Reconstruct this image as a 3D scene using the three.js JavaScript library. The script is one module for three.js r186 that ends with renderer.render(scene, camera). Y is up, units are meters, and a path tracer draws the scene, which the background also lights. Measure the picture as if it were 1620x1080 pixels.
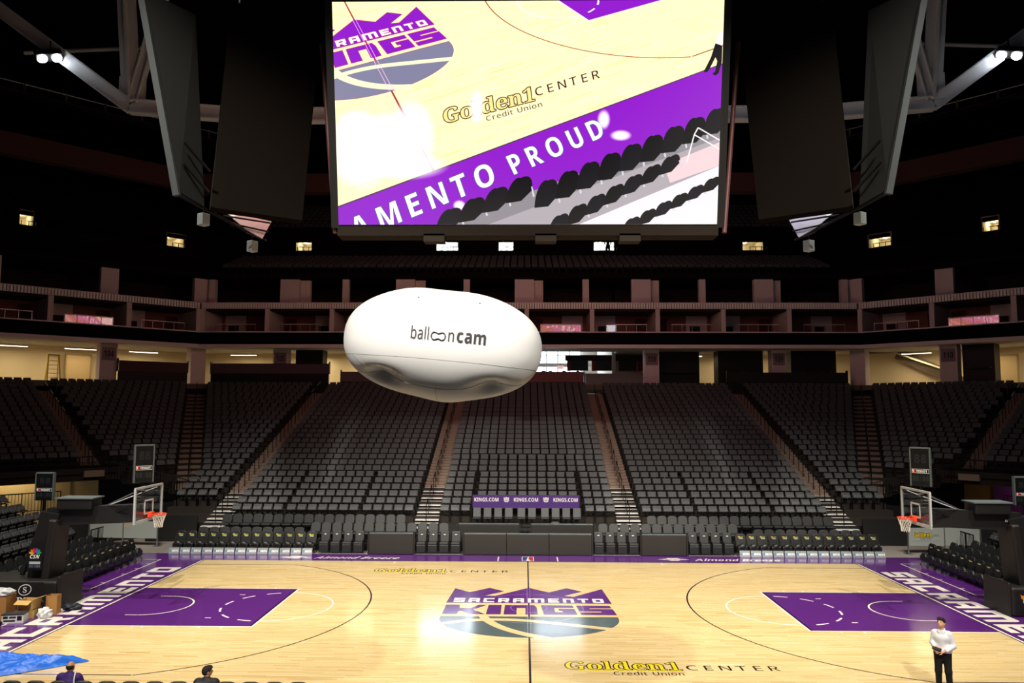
import * as THREE from 'three';
import { RoundedBoxGeometry } from 'three/addons/geometries/RoundedBoxGeometry.js';
import { mergeGeometries, mergeVertices } from 'three/addons/utils/BufferGeometryUtils.js';
import { FontLoader } from 'three/addons/loaders/FontLoader.js';
import { RectAreaLightUniformsLib } from 'three/addons/lights/RectAreaLightUniformsLib.js';

// ---------------------------------------------------------------- camera, sky, lights, exposure
const scene = new THREE.Scene();
scene.background = new THREE.Color(0x000000);
const camera = new THREE.PerspectiveCamera(2 * Math.atan(540 / 1198.88) * 180 / Math.PI, 1.5, 0.1, 300);
camera.position.set(-0.1461, 6.7441, 26.2809);
camera.rotation.set(0.0864, 0.0170, 0.0028, 'YXZ');
scene.add(camera);
const renderer = new THREE.WebGLRenderer({ antialias: true });
renderer.toneMapping = THREE.LinearToneMapping;
renderer.toneMappingExposure = 1.0;
renderer.shadowMap.enabled = true;
RectAreaLightUniformsLib.init();

// floodlights of the rig: [x, y, z, target x, target z, intensity, half angle]
const FLOODS = [
  [-23.65, 23.85, -9.45, -7, 1, 600, 0.50], [23.25, 23.75, -9.45, 7, 1, 600, 0.50],
  [-20, 27, 9, -15, -3, 1750, 0.50], [20, 27, 9, 15, -3, 1750, 0.50],
  [-11, 27.5, 16, -10, -5.5, 2100, 0.50], [11, 27.5, 16, 10, -5.5, 2100, 0.50],
  [-4, 27.5, 20, -4, -1, 900, 0.46], [4, 27.5, 20, 4, -1, 900, 0.46],
  [-8, 22, 33, -2, -1, 3500, 0.38], [8, 22, 33, 2, -1, 3300, 0.38],
];
// screens of the scoreboard light the bowl: width, height, colour, radiance
const SCREEN_FRONT = [0xffe9d6, 1.6], SCREEN_BACK = [0xff9484, 2.2], SCREEN_WING_LEFT = [0xff8260, 1.9], SCREEN_WING_RIGHT = [0xdccdf8, 1.9];
const DAYLIGHT = [0xeaf3ff, 8.0];

// ---------------------------------------------------------------- helpers
let seedState = 12345;
const rnd = () => { seedState = (seedState + 0x6d2b79f5) | 0; let t = Math.imul(seedState ^ (seedState >>> 15), 1 | seedState); t = (t + Math.imul(t ^ (t >>> 7), 61 | t)) ^ t; return ((t ^ (t >>> 14)) >>> 0) / 4294967296; };
const R2 = Math.SQRT2, PI = Math.PI;
const used = new Map();
function numbered(name) { const n = used.get(name) ?? 0; used.set(name, n + 1); return n ? `${name}_${String(n).padStart(3, '0')}` : name; }
const M = (color, roughness = 0.8, extra = {}) => new THREE.MeshPhysicalMaterial({ color, roughness, ...extra });
function shadowed(o) { o.castShadow = true; o.receiveShadow = true; return o; }
function part(name, geo, mat, parent, label) { const m = shadowed(new THREE.Mesh(geo, mat)); m.name = name; if (label) m.userData.label = label; parent.add(m); return m; }
function thing(name, label, category, pos = [0, 0, 0], turn = 0, group) {
  const o = new THREE.Group(); o.name = numbered(name); scene.add(o); o.position.set(...pos); o.rotation.y = turn;
  o.userData = { label, category }; if (group) o.userData.group = group; return o;
}
function solo(name, geo, mat, label, category, pos = [0, 0, 0], turn = 0, group) {
  const m = shadowed(new THREE.Mesh(geo, mat)); m.name = numbered(name); m.position.set(...pos); m.rotation.y = turn; scene.add(m);
  m.userData = { label, category }; if (group) m.userData.group = group; return m;
}
function struct(name, geo, mat, parent) {
  const m = geo ? shadowed(new THREE.Mesh(geo, mat)) : new THREE.Group(); m.name = numbered(name); (parent ?? scene).add(m); if (!parent) m.userData.kind = 'structure'; return m;
}
function copyOf(o, label, pos, turn = 0) { const c = o.clone(); c.name = numbered(o.name.replace(/_\d{3}$/, '')); c.userData = { ...o.userData, label }; c.position.set(...pos); c.rotation.y = turn; scene.add(c); return c; }
const ORD = ['zeroth', 'first', 'second', 'third', 'fourth', 'fifth', 'sixth', 'seventh', 'eighth', 'ninth', 'tenth', 'eleventh', 'twelfth', 'thirteenth', 'fourteenth', 'fifteenth', 'sixteenth', 'seventeenth', 'eighteenth', 'nineteenth', 'twentieth', 'twenty-first', 'twenty-second', 'twenty-third', 'twenty-fourth', 'twenty-fifth', 'twenty-sixth', 'twenty-seventh', 'twenty-eighth', 'twenty-ninth', 'thirtieth', 'thirty-first'];

function box(w, h, d, x = 0, y = 0, z = 0, rx = 0, ry = 0, rz = 0) { const g = new THREE.BoxGeometry(w, h, d); if (rx) g.rotateX(rx); if (ry) g.rotateY(ry); if (rz) g.rotateZ(rz); g.translate(x, y, z); return g; }
function rbox(w, h, d, x = 0, y = 0, z = 0, r = 0.02, seg = 1, rx = 0, ry = 0, rz = 0) { const g = new RoundedBoxGeometry(w, h, d, seg, Math.min(r, w / 2.01, h / 2.01, d / 2.01)); if (rx) g.rotateX(rx); if (ry) g.rotateY(ry); if (rz) g.rotateZ(rz); g.translate(x, y, z); return g; }
function bar(a, b, r = 0.02, seg = 6) { // round bar between two points
  const A = new THREE.Vector3(...a), B = new THREE.Vector3(...b), d = B.clone().sub(A), g = new THREE.CylinderGeometry(r, r, d.length(), seg);
  g.applyQuaternion(new THREE.Quaternion().setFromUnitVectors(new THREE.Vector3(0, 1, 0), d.normalize())); g.translate((A.x + B.x) / 2, (A.y + B.y) / 2, (A.z + B.z) / 2); return g;
}
function beam(a, b, w, h) { // square bar between two points (w across, h up)
  const A = new THREE.Vector3(...a), B = new THREE.Vector3(...b), d = B.clone().sub(A), L = d.length(), g = new THREE.BoxGeometry(w, h, L);
  const m = new THREE.Matrix4().lookAt(B, A, Math.abs(d.y / L) > 0.99 ? new THREE.Vector3(0, 0, 1) : new THREE.Vector3(0, 1, 0)); g.applyMatrix4(m); g.translate((A.x + B.x) / 2, (A.y + B.y) / 2, (A.z + B.z) / 2); return g;
}
function plain(list) { return list.map((g) => { const n = g.index ? g.toNonIndexed() : g; for (const k of Object.keys(n.attributes)) if (!['position', 'normal', 'uv'].includes(k)) n.deleteAttribute(k); if (!n.attributes.uv) n.setAttribute('uv', new THREE.BufferAttribute(new Float32Array(n.attributes.position.count * 2), 2)); n.clearGroups?.(); return n; }); }
const merge = (...list) => mergeGeometries(plain(list.flat()));
// upright prism over a plan polygon of [x, z] corners (convex), from y0 to y1
function prism(pts, y0, y1) {
  let area = 0; for (let i = 0; i < pts.length; i++) { const a = pts[i], b = pts[(i + 1) % pts.length]; area += a[0] * b[1] - b[0] * a[1]; }
  const p = area > 0 ? pts : [...pts].reverse(), n = p.length, pos = [], uv = [];
  const put = (a, y, u, v) => { pos.push(a[0], y, a[1]); uv.push(u, v); };
  for (let i = 1; i < n - 1; i++) {
    for (const k of [0, i + 1, i]) put(p[k], y1, p[k][0], p[k][1]);
    for (const k of [0, i, i + 1]) put(p[k], y0, p[k][0], p[k][1]);
  }
  for (let i = 0; i < n; i++) { const a = p[i], b = p[(i + 1) % n], L = Math.hypot(b[0] - a[0], b[1] - a[1]);
    put(a, y0, 0, y0); put(a, y1, 0, y1); put(b, y1, L, y1); put(a, y0, 0, y0); put(b, y1, L, y1); put(b, y0, L, y0); }
  const g = new THREE.BufferGeometry(); g.setAttribute('position', new THREE.Float32BufferAttribute(pos, 3)); g.setAttribute('uv', new THREE.Float32BufferAttribute(uv, 2)); g.computeVertexNormals(); return g;
}
// the octagonal plan of the bowl: offset o outward from the front row line (z = -13), straight side and 45 degree corners
const mitreX = (o) => 17.63 + 0.4142 * o, mitreU = (o) => 3.27 - 0.4142 * o, mitreU2 = (o) => 8.04 + 0.4142 * o;
const corner = (o, u, side) => [side * (21.66 + o + u) / R2, (-(21.66 + o) + u) / R2];
const straightQuad = (o0, o1, x0 = null, x1 = null) => [[x0 ?? -mitreX(o0), -13 - o0], [x1 ?? mitreX(o0), -13 - o0], [x1 ?? mitreX(o1), -13 - o1], [x0 ?? -mitreX(o1), -13 - o1]];
const cornerQuad = (o0, o1, side, u0 = null, u1 = null) => [corner(o0, u0 ?? mitreU(o0), side), corner(o0, u1 ?? mitreU2(o0), side), corner(o1, u1 ?? mitreU2(o1), side), corner(o1, u0 ?? mitreU(o1), side)];
const ringGeo = (o0, o1, y0, y1, u1 = null) => merge(prism(straightQuad(o0, o1), y0, y1), prism(cornerQuad(o0, o1, -1, null, u1), y0, y1), prism(cornerQuad(o0, o1, 1, null, u1), y0, y1));
function canvas(w, h, draw) { const c = document.createElement('canvas'); c.width = w; c.height = h; draw(c.getContext('2d'), w, h); const t = new THREE.CanvasTexture(c); t.colorSpace = THREE.SRGBColorSpace; t.magFilter = THREE.LinearFilter; return t; }
function card(w, h, x, y, z, ry = 0, rx = 0) { const g = new THREE.PlaneGeometry(w, h); if (rx) g.rotateX(rx); if (ry) g.rotateY(ry); g.translate(x, y, z); return g; }
// speckled grain for painted, woven and cast surfaces
function grain(base, spread, size = 128, coarse = 0) { return (() => { const t = canvas(size, size, (c) => { const im = c.createImageData(size, size); for (let i = 0; i < size * size; i++) { const v = 1 + (rnd() - 0.5) * spread; for (let k = 0; k < 3; k++) im.data[i * 4 + k] = Math.max(0, Math.min(255, base[k] * v)); im.data[i * 4 + 3] = 255; } c.putImageData(im, 0, 0);
  for (let i = 0; i < coarse; i++) { c.globalAlpha = 0.06; c.fillStyle = rnd() < 0.5 ? '#000' : '#fff'; c.beginPath(); c.ellipse(rnd() * size, rnd() * size, 4 + rnd() * 14, 3 + rnd() * 9, rnd() * 3, 0, 7); c.fill(); } }); t.wrapS = t.wrapT = THREE.RepeatWrapping; return t; })(); }
const tiled = (t, s) => { const c = t.clone(); c.repeat.set(s, s); c.needsUpdate = true; return c; };

const FONT = {};
for (const k of ['sans_bold', 'sans_regular', 'serif_bold']) FONT[k] = await new FontLoader().loadAsync(`fonts/droid/droid_${k}.typeface.json`);
// outlines of a word as closed loops (y up, baseline 0), fitted to the given width and height
function outlines(font, text, w, h, spacing = 0) {
  const loops = []; let pen = 0;
  for (const ch of text) { const shapes = FONT[font].generateShapes(ch, 100); let far = 0;
    for (const s of shapes) { const e = s.extractPoints(5); for (const l of [e.shape, ...e.holes]) { loops.push(l.map((p) => [p.x + pen, p.y])); for (const p of l) far = Math.max(far, p.x); } }
    pen += (ch === ' ' ? 32 : far) + 8 + spacing; }
  let x0 = 1e9, x1 = -1e9, y0 = 1e9, y1 = -1e9; for (const l of loops) for (const [x, y] of l) { x0 = Math.min(x0, x); x1 = Math.max(x1, x); y0 = Math.min(y0, y); y1 = Math.max(y1, y); }
  return loops.map((l) => l.map(([x, y]) => [(x - x0) / (x1 - x0) * w, (y - y0) / (y1 - y0) * h]));
}
// block capitals of the court lettering on a 10 x 10 grid (y down); each glyph: width, loops
const hole = [[3, 2.6], [7, 2.6], [7, 4.7], [3, 4.7]];
const BLOCK = {
  S: [10, [[[0, 0], [10, 0], [10, 2.6], [3, 2.6], [3, 3.8], [10, 3.8], [10, 10], [0, 10], [0, 7.4], [7, 7.4], [7, 6.3], [0, 6.3]]]],
  A: [10, [[[1.2, 0], [10, 0], [10, 10], [7, 10], [7, 7.2], [3, 7.2], [3, 10], [0, 10], [0, 1.2]], hole]],
  C: [10, [[[0, 0], [10, 0], [10, 2.6], [3, 2.6], [3, 7.4], [10, 7.4], [10, 10], [0, 10]]]],
  R: [10, [[[0, 0], [10, 0], [10, 6.2], [8.4, 6.9], [10, 10], [6.8, 10], [5.4, 7.2], [3, 7.2], [3, 10], [0, 10]], hole]],
  M: [15, [[[0, 0], [13.8, 0], [15, 1.2], [15, 10], [12, 10], [12, 2.6], [9, 2.6], [9, 10], [6, 10], [6, 2.6], [3, 2.6], [3, 10], [0, 10]]]],
  E: [10, [[[0, 0], [10, 0], [10, 2.6], [3, 2.6], [3, 3.8], [9, 3.8], [9, 6.2], [3, 6.2], [3, 7.4], [10, 7.4], [10, 10], [0, 10]]]],
  N: [10, [[[0, 0], [8.8, 0], [10, 1.2], [10, 10], [7, 10], [7, 2.6], [3, 2.6], [3, 10], [0, 10]]]],
  T: [10, [[[0, 0], [10, 0], [10, 2.6], [6.5, 2.6], [6.5, 10], [3.5, 10], [3.5, 2.6], [0, 2.6]]]],
  O: [10, [[[0, 0], [8.8, 0], [10, 1.2], [10, 10], [1.2, 10], [0, 8.8]], [[3, 2.6], [7, 2.6], [7, 7.4], [3, 7.4]]]],
};
function blockWord(text, gap = 2.6) { const loops = []; let pen = 0; for (const ch of text) { const [w, ls] = BLOCK[ch]; for (const l of ls) loops.push(l.map(([x, y]) => [x + pen, y])); pen += w + gap; } return [loops, pen - gap]; }
// ---------------------------------------------------------------- court art, in metres on the court plan (x to the right, z towards the near side)
const PURPLE = '#582679', INKLINE = '#241a2b', WHITE = '#f4f1ea', SLATE = '#4d5c60';
function artist(ctx, map, pal) { // draws loops of court points through a map from metres to pixels
  const path = (loops) => { ctx.beginPath(); for (const l of loops) { l.forEach((p, i) => { const [a, b] = map(p[0], p[1]); i ? ctx.lineTo(a, b) : ctx.moveTo(a, b); }); ctx.closePath(); } };
  const A = {
    fill(loops, color) { path(loops); ctx.fillStyle = color; ctx.fill('evenodd'); },
    edge(loops, color, px) { path(loops); ctx.strokeStyle = color; ctx.lineWidth = px; ctx.lineJoin = 'round'; ctx.stroke(); },
    rect(x0, z0, x1, z1, color) { A.fill([[[x0, z0], [x1, z0], [x1, z1], [x0, z1]]], color); },
    line(pts, w, color) { // a painted stripe of width w along a polyline
      for (let i = 0; i + 1 < pts.length; i++) { const [x0, z0] = pts[i], [x1, z1] = pts[i + 1], L = Math.hypot(x1 - x0, z1 - z0) || 1, nx = -(z1 - z0) / L * w / 2, nz = (x1 - x0) / L * w / 2, ex = (x1 - x0) / L * w * 0.3, ez = (z1 - z0) / L * w * 0.3;
        A.fill([[[x0 + nx - ex, z0 + nz - ez], [x1 + nx + ex, z1 + nz + ez], [x1 - nx + ex, z1 - nz + ez], [x0 - nx - ex, z0 - nz - ez]]], color); } },
    arc(cx, cz, r, a0, a1, w, color, n = 64) { const p = []; for (let i = 0; i <= n; i++) { const a = a0 + (a1 - a0) * i / n; p.push([cx + r * Math.cos(a), cz + r * Math.sin(a)]); } A.line(p, w, color); },
  };
  return A;
}
const place = (loops, f) => loops.map((l) => l.map(([x, y]) => f(x, y)));
function kingsLogo(A, pal, lw) {
  const crown = [[-2.85, -0.6], [-2.72, -2.67], [-2.15, -2.1], [-1.45, -2.78], [-0.9, -2.26], [-1.6, -1.6], [-1.2, -1.56], [0, -2.82], [0.75, -2.12], [1.42, -2.8], [1.95, -2.28], [1.25, -1.64], [1.62, -1.52], [2.72, -2.67], [2.85, -0.6]];
  A.fill([crown], pal.purple); A.edge([crown], pal.ink, lw);
  // KINGS in slanted block letters, z from -0.32 to 0.84
  const k = (x, z) => [x + (0.26 - z) * 0.0, z];
  const letters = [
    [[-2.82, -0.32], [-2.38, -0.32], [-2.34, 0.1], [-1.95, 0.1], [-1.7, -0.32], [-1.45, -0.32], [-1.88, 0.28], [-1.45, 0.84], [-1.95, 0.84], [-2.2, 0.46], [-2.34, 0.46], [-2.38, 0.84], [-2.84, 0.84]],
    [[-1.36, -0.32], [-0.94, -0.32], [-0.94, 0.84], [-1.4, 0.84]],
    [[-0.8, -0.32], [0.18, -0.32], [0.26, 0], [0.28, 0.84], [-0.1, 0.84], [-0.1, 0.02], [-0.42, 0.02], [-0.42, 0.84], [-0.82, 0.84]],
    [[0.42, -0.32], [1.48, -0.32], [1.5, -0.02], [0.84, -0.02], [0.86, 0.54], [1.14, 0.54], [1.12, 0.36], [1.02, 0.36], [1.0, 0.12], [1.52, 0.12], [1.58, 0.84], [0.5, 0.84]],
    [[1.62, -0.32], [2.74, -0.32], [2.77, 0], [2.02, 0], [2.04, 0.12], [2.8, 0.12], [2.86, 0.84], [1.72, 0.84], [1.69, 0.54], [2.42, 0.54], [2.4, 0.4], [1.68, 0.4]],
  ];
  for (const l of letters) { A.fill([l], pal.purple); A.edge([l], pal.ink, lw); }
  const [w, wid] = blockWord('SACRAMENTO', 3.4);
  const word = place(w, (x, y) => [-2.62 + x / wid * 5.24, -1.26 + y / 10 * 0.56]);
  A.edge(word, pal.ink, lw * 1.6); A.fill(word, pal.white);
  // ball below: half ellipse cut by two seams
  const half = [[-2.86, 1.1]]; for (let i = 0; i <= 40; i++) { const a = PI - PI * i / 40; half.push([2.86 * Math.cos(a), 1.35 + 2.0 * Math.sin(a)]); } half.push([2.86, 1.1]);
  A.fill([half], pal.slate); A.edge([half], pal.ink, lw * 0.6);
  const q = (a, b, c, n = 24) => { const o = []; for (let i = 0; i <= n; i++) { const t = i / n, s = 1 - t; o.push([s * s * a[0] + 2 * s * t * b[0] + t * t * c[0], s * s * a[1] + 2 * s * t * b[1] + t * t * c[1]]); } return o; };
  A.line(q([-2.75, 1.95], [-1.3, 1.05], [0.6, 1.75]), 0.26, pal.wood); A.line(q([0.6, 1.75], [1.6, 2.1], [2.6, 2.45]), 0.26, pal.wood);
  A.line(q([-1.5, 1.0], [-1.1, 2.6], [0.6, 3.42]), 0.3, pal.wood);
}
function goldenLogo(A, pal, x, z, up, lw, s = 1) { // x, z of the baseline start; up = +1 when read from the near side
  const f = (px, py) => [x + up * px * s, z - up * py * s];
  const G = place(outlines('serif_bold', 'Golden1', 3.0, 0.66, -7), f);
  A.edge(G, pal.black, lw * 2.6); A.fill(G, pal.gold); A.edge(G, pal.black, lw * 0.7);
  A.fill([[[0.3, -0.02], [2.95, -0.02], [2.95, -0.07], [0.3, -0.07]].map(([a, b]) => f(a, b))], pal.gold);
  A.fill(place(outlines('sans_regular', 'CENTER', 2.4, 0.36, 26), (a, b) => f(a + 3.14, b + 0.02)), pal.black);
  A.fill(place(outlines('sans_regular', 'Credit Union', 1.78, 0.26, 4), (a, b) => f(a + 1.2, b - 0.38)), pal.black);
}
function courtArt(A, pal, lw, near = true) {
  // aprons in purple all round the maple
  const X = 14.325, Z = 7.62, OX = 18.2, OZ = 9.1;
  for (const [x0, z0, x1, z1] of [[-OX, -OZ, OX, -Z], [-OX, Z, OX, OZ], [-OX, -Z, -X, Z], [X, -Z, OX, Z]]) A.rect(x0, z0, x1, z1, pal.purple);
  const W = 0.05, b = pal.line;
  for (const s of [-1, 1]) {
    // key
    A.rect(Math.min(s * X, s * 8.53), -2.44, Math.max(s * X, s * 8.53), 2.44, pal.purple);
    for (const [o, w, c] of [[0.07, 0.06, b], [0, 0.055, pal.white]]) { A.line([[s * X, -2.44 + o], [s * (8.53 + o), -2.44 + o], [s * (8.53 + o), 2.44 - o], [s * X, 2.44 - o]], w, c); }
    A.arc(s * 8.53, 0, 1.83, s > 0 ? PI / 2 : -PI / 2, s > 0 ? PI * 1.5 : PI / 2, 0.055, pal.white);
    for (let i = 0; i < 6; i++) { const a0 = (s > 0 ? -PI / 2 : PI / 2) + PI * (0.05 + i * 0.158), a1 = a0 + PI * 0.078; A.arc(s * 8.53, 0, 1.83, a0, a1, 0.07, pal.white, 8); }
    // restricted arc with straight ends
    A.arc(s * (X - 1.6), 0, 1.22, s > 0 ? PI / 2 : -PI / 2, s > 0 ? PI * 1.5 : PI / 2, 0.11, b); A.arc(s * (X - 1.6), 0, 1.22, s > 0 ? PI / 2 : -PI / 2, s > 0 ? PI * 1.5 : PI / 2, 0.06, pal.white);
    for (const t of [-1.22, 1.22]) { A.line([[s * (X - 1.6), t], [s * (X - 1.22), t]], 0.11, b); A.line([[s * (X - 1.6), t], [s * (X - 1.22), t]], 0.06, pal.white); }
    for (const t of [-1, 1]) { for (const d of [2.13, 2.43, 4.2, 4.9]) A.line([[s * (X - d), t * 2.47], [s * (X - d), t * 2.62]], 0.05, pal.white); A.line([[s * (X - 3.96), t * 1.5], [s * (X - 4.12), t * 1.5]], 0.06, pal.white); }
    // three point line
    A.line([[s * X, -6.706], [s * 10.06, -6.706]], W, b); A.line([[s * X, 6.706], [s * 10.06, 6.706]], W, b);
    const a = Math.asin(6.706 / 7.24); A.arc(s * (X - 1.6), 0, 7.24, s > 0 ? PI - a : -a, s > 0 ? PI + a : a, W, b, 96);
    // boundary
    A.line([[s * X, -Z], [s * X, Z]], 0.17, b); A.line([[s * X, -Z], [s * X, Z]], 0.08, pal.white);
    // coaching marks and box behind the baseline
    const bx = s * 16.22, ex = s * 17.3;
    A.line([[ex, -7.68], [bx, -7.68], [bx, -2.2], [ex, -2.2]], 0.09, b); A.line([[ex, -7.68], [bx, -7.68], [bx, -2.2], [ex, -2.2]], 0.055, pal.white);
    A.line([[ex, 7.68], [bx, 7.68], [bx, 2.2], [ex, 2.2]], 0.055, pal.white);
    for (const z of [-3.2, -4.7, -5.75, -6.7, 3.2, 4.7, 5.75, 6.7]) A.line([[bx, z], [bx + s * 0.16, z]], 0.05, pal.white);
    // baseline lettering
    const [w, wid] = blockWord('SACRAMENTO', 2.75), k = 12.04 / wid;
    const word = place(w, (x, y) => s < 0 ? [-14.55 - (1 - y / 10) * 1.08, 6.0 - x * k] : [14.55 + (1 - y / 10) * 1.08, -6.0 + x * k]);
    A.edge(word, pal.line, lw * 3); A.fill(word, pal.white);
    // side line marks
    for (const z of [-Z, Z]) A.line([[s * 5.8, z], [s * 5.8, z - Math.sign(z) * 0.5]], 0.05, pal.white);
    A.line([[s * 1.32, -8.72], [s * 1.32, -7.75]], 0.06, pal.white); A.line([[s * 1.32, 8.72], [s * 1.32, 7.75]], 0.06, pal.white);
  }
  for (const z of [-Z, Z]) { A.line([[-X, z], [X, z]], 0.12, b); A.line([[-X, z - Math.sign(z) * 0.03], [X, z - Math.sign(z) * 0.03]], 0.04, pal.white); }
  A.line([[0, -Z], [0, Z]], 0.055, b);
  kingsLogo(A, pal, lw);
  A.line([[-0.05, -2.75], [-0.05, 3.3]], 0.015, pal.faint); A.line([[0.05, -2.75], [0.05, 3.3]], 0.015, pal.faint); A.arc(0, 0, 1.83, 0, 2 * PI, 0.02, pal.faint); A.arc(0, 0, 0.61, 0, 2 * PI, 0.02, pal.faint);
  goldenLogo(A, pal, 0.93, 6.02, 1, lw); goldenLogo(A, pal, -6.35, -5.44, 1, lw);
  // far side apron advertising
  for (const x of [-11.2, 5.77]) {
    const wx = x, cz = -8.34; A.fill([[[wx, cz], [wx + 0.42, cz - 0.16], [wx + 0.5, cz - 0.3], [wx + 0.98, cz - 0.3], [wx + 1.05, cz - 0.16], [wx + 1.47, cz], [wx + 1.05, cz + 0.1], [wx + 0.9, cz + 0.26], [wx + 0.58, cz + 0.26], [wx + 0.42, cz + 0.1]]], pal.white);
    A.fill(place(outlines('sans_bold', 'WINGS', 0.72, 0.16), (a, c) => [wx + 0.38 + a, cz + 0.06 - c]), pal.purple);
    A.fill(place(outlines('sans_bold', 'Almond Breeze', 3.75, 0.48, -3), (a, c) => [wx + 1.62 + a + c * 0.35, cz + 0.26 - c]), pal.white);
  }
  // league mark at the centre of the far apron
  A.rect(-0.27, -8.78, 0.27, -7.82, '#f4f4f4'); A.fill([[[-0.23, -8.74], [0.0, -8.74], [-0.04, -8.3], [-0.08, -7.86], [-0.23, -7.86]]], '#22408f'); A.fill([[[0.06, -8.74], [0.23, -8.74], [0.23, -7.86], [0.13, -7.86], [0.03, -8.25]]], '#c4242e');
  // near side apron lettering
  const near1 = place(outlines('sans_bold', 'SACRAMENTO PROUD', 13.2, 0.95, 16), (a, c) => [-6.6 + a, 8.85 - c]); A.edge(near1, pal.line, lw); A.fill(near1, pal.white);
}
const floorPal = { purple: PURPLE, ink: '#3a1640', white: WHITE, slate: SLATE, line: INKLINE, black: '#15110d', gold: '#f2dc2a', wood: '#dfc592', faint: 'rgba(240,220,240,0.55)' };
function planks(ctx, x0, size, px) { // strip maple, boards along x, 57 mm wide
  ctx.fillStyle = '#e0c38a'; ctx.fillRect(0, 0, size, size); const bw = 0.057 * px;
  const tones = [[224, 201, 147], [219, 193, 137], [229, 208, 158], [212, 184, 125], [225, 202, 149], [221, 197, 143], [203, 170, 108]];
  for (let y = 0; y < size; y += bw) { let x = -rnd() * 80; while (x < size) { const L = (0.35 + rnd() * 1.3) * px, t = tones[Math.floor(rnd() * rnd() * 6.99)], v = 1 + (rnd() - 0.5) * 0.05; ctx.fillStyle = `rgb(${t.map((k) => Math.round(k * v))})`; ctx.fillRect(x, y, L, bw + 1); if (rnd() < 0.5) { ctx.fillStyle = 'rgba(150,105,55,0.16)'; ctx.fillRect(x + rnd() * L * 0.4, y + rnd() * bw, L * (0.2 + rnd() * 0.4), 1); } ctx.fillStyle = 'rgba(120,80,40,0.22)'; ctx.fillRect(x, y, 1.2, bw); x += L; } ctx.fillStyle = 'rgba(130,90,45,0.10)'; ctx.fillRect(0, y, size, 0.8); }
}
const COURT = 18.2, TEX = 2048, PX = TEX / COURT;
const courtMaps = [-1, 1].map((s) => { const x0 = s < 0 ? -COURT : 0; const t = canvas(TEX, TEX, (ctx) => { planks(ctx, x0, TEX, PX); courtArt(artist(ctx, (x, z) => [(x - x0) * PX, (z + COURT / 2) * PX]), floorPal, 2.2); }); t.anisotropy = 8; return t; });

// ---------------------------------------------------------------- the picture on the big screen: the same court seen from the balloon
function homography(src, dst) { // least squares, h33 = 1
  const A = Array.from({ length: 8 }, () => new Array(9).fill(0));
  src.forEach(([x, y], i) => { const [u, v] = dst[i]; for (const [r, t] of [[[x, y, 1, 0, 0, 0, -u * x, -u * y], u], [[0, 0, 0, x, y, 1, -v * x, -v * y], v]]) for (let a = 0; a < 8; a++) { for (let b = 0; b < 8; b++) A[a][b] += r[a] * r[b]; A[a][8] += r[a] * t; } });
  for (let c = 0; c < 8; c++) { let p = c; for (let r = c + 1; r < 8; r++) if (Math.abs(A[r][c]) > Math.abs(A[p][c])) p = r; [A[c], A[p]] = [A[p], A[c]]; for (let r = 0; r < 8; r++) if (r !== c) { const k = A[r][c] / A[c][c]; for (let j = c; j < 9; j++) A[r][j] -= k * A[c][j]; } }
  const h = A.map((r, i) => r[8] / r[i]); return (x, y) => { const w = h[6] * x + h[7] * y + 1; return [(h[0] * x + h[1] * y + h[2]) / w, (h[3] * x + h[4] * y + h[5]) / w]; };
}
const SW = 2048, SH = 1152;
const toScreen = homography([[524, 3], [1145, 1], [1134, 355], [536, 355]], [[0, 0], [SW, 0], [SW, SH], [0, SH]]);
const courtToShot = homography([[0, 7.62], [0, 3.35], [0, -2.82], [8.53, 2.44], [10.06, 6.706], [2.72, -2.67], [2.85, -0.6], [2.86, 0.84], [2.86, 1.1]], [[688, 273], [620, 142], [558.7, 30.6], [932, 33], [1094.4, 90.4], [660.5, 12.6], [684, 38.7], [704.4, 61], [708.4, 67.2]]);
const shotPal = { purple: '#8a1bc0', ink: '#b02a6a', white: '#ffffff', slate: '#7d7c98', line: '#7a2a1e', black: '#2e1208', gold: '#f3d774', wood: '#fbf6c8', faint: 'rgba(255,190,240,0.8)' };
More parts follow.
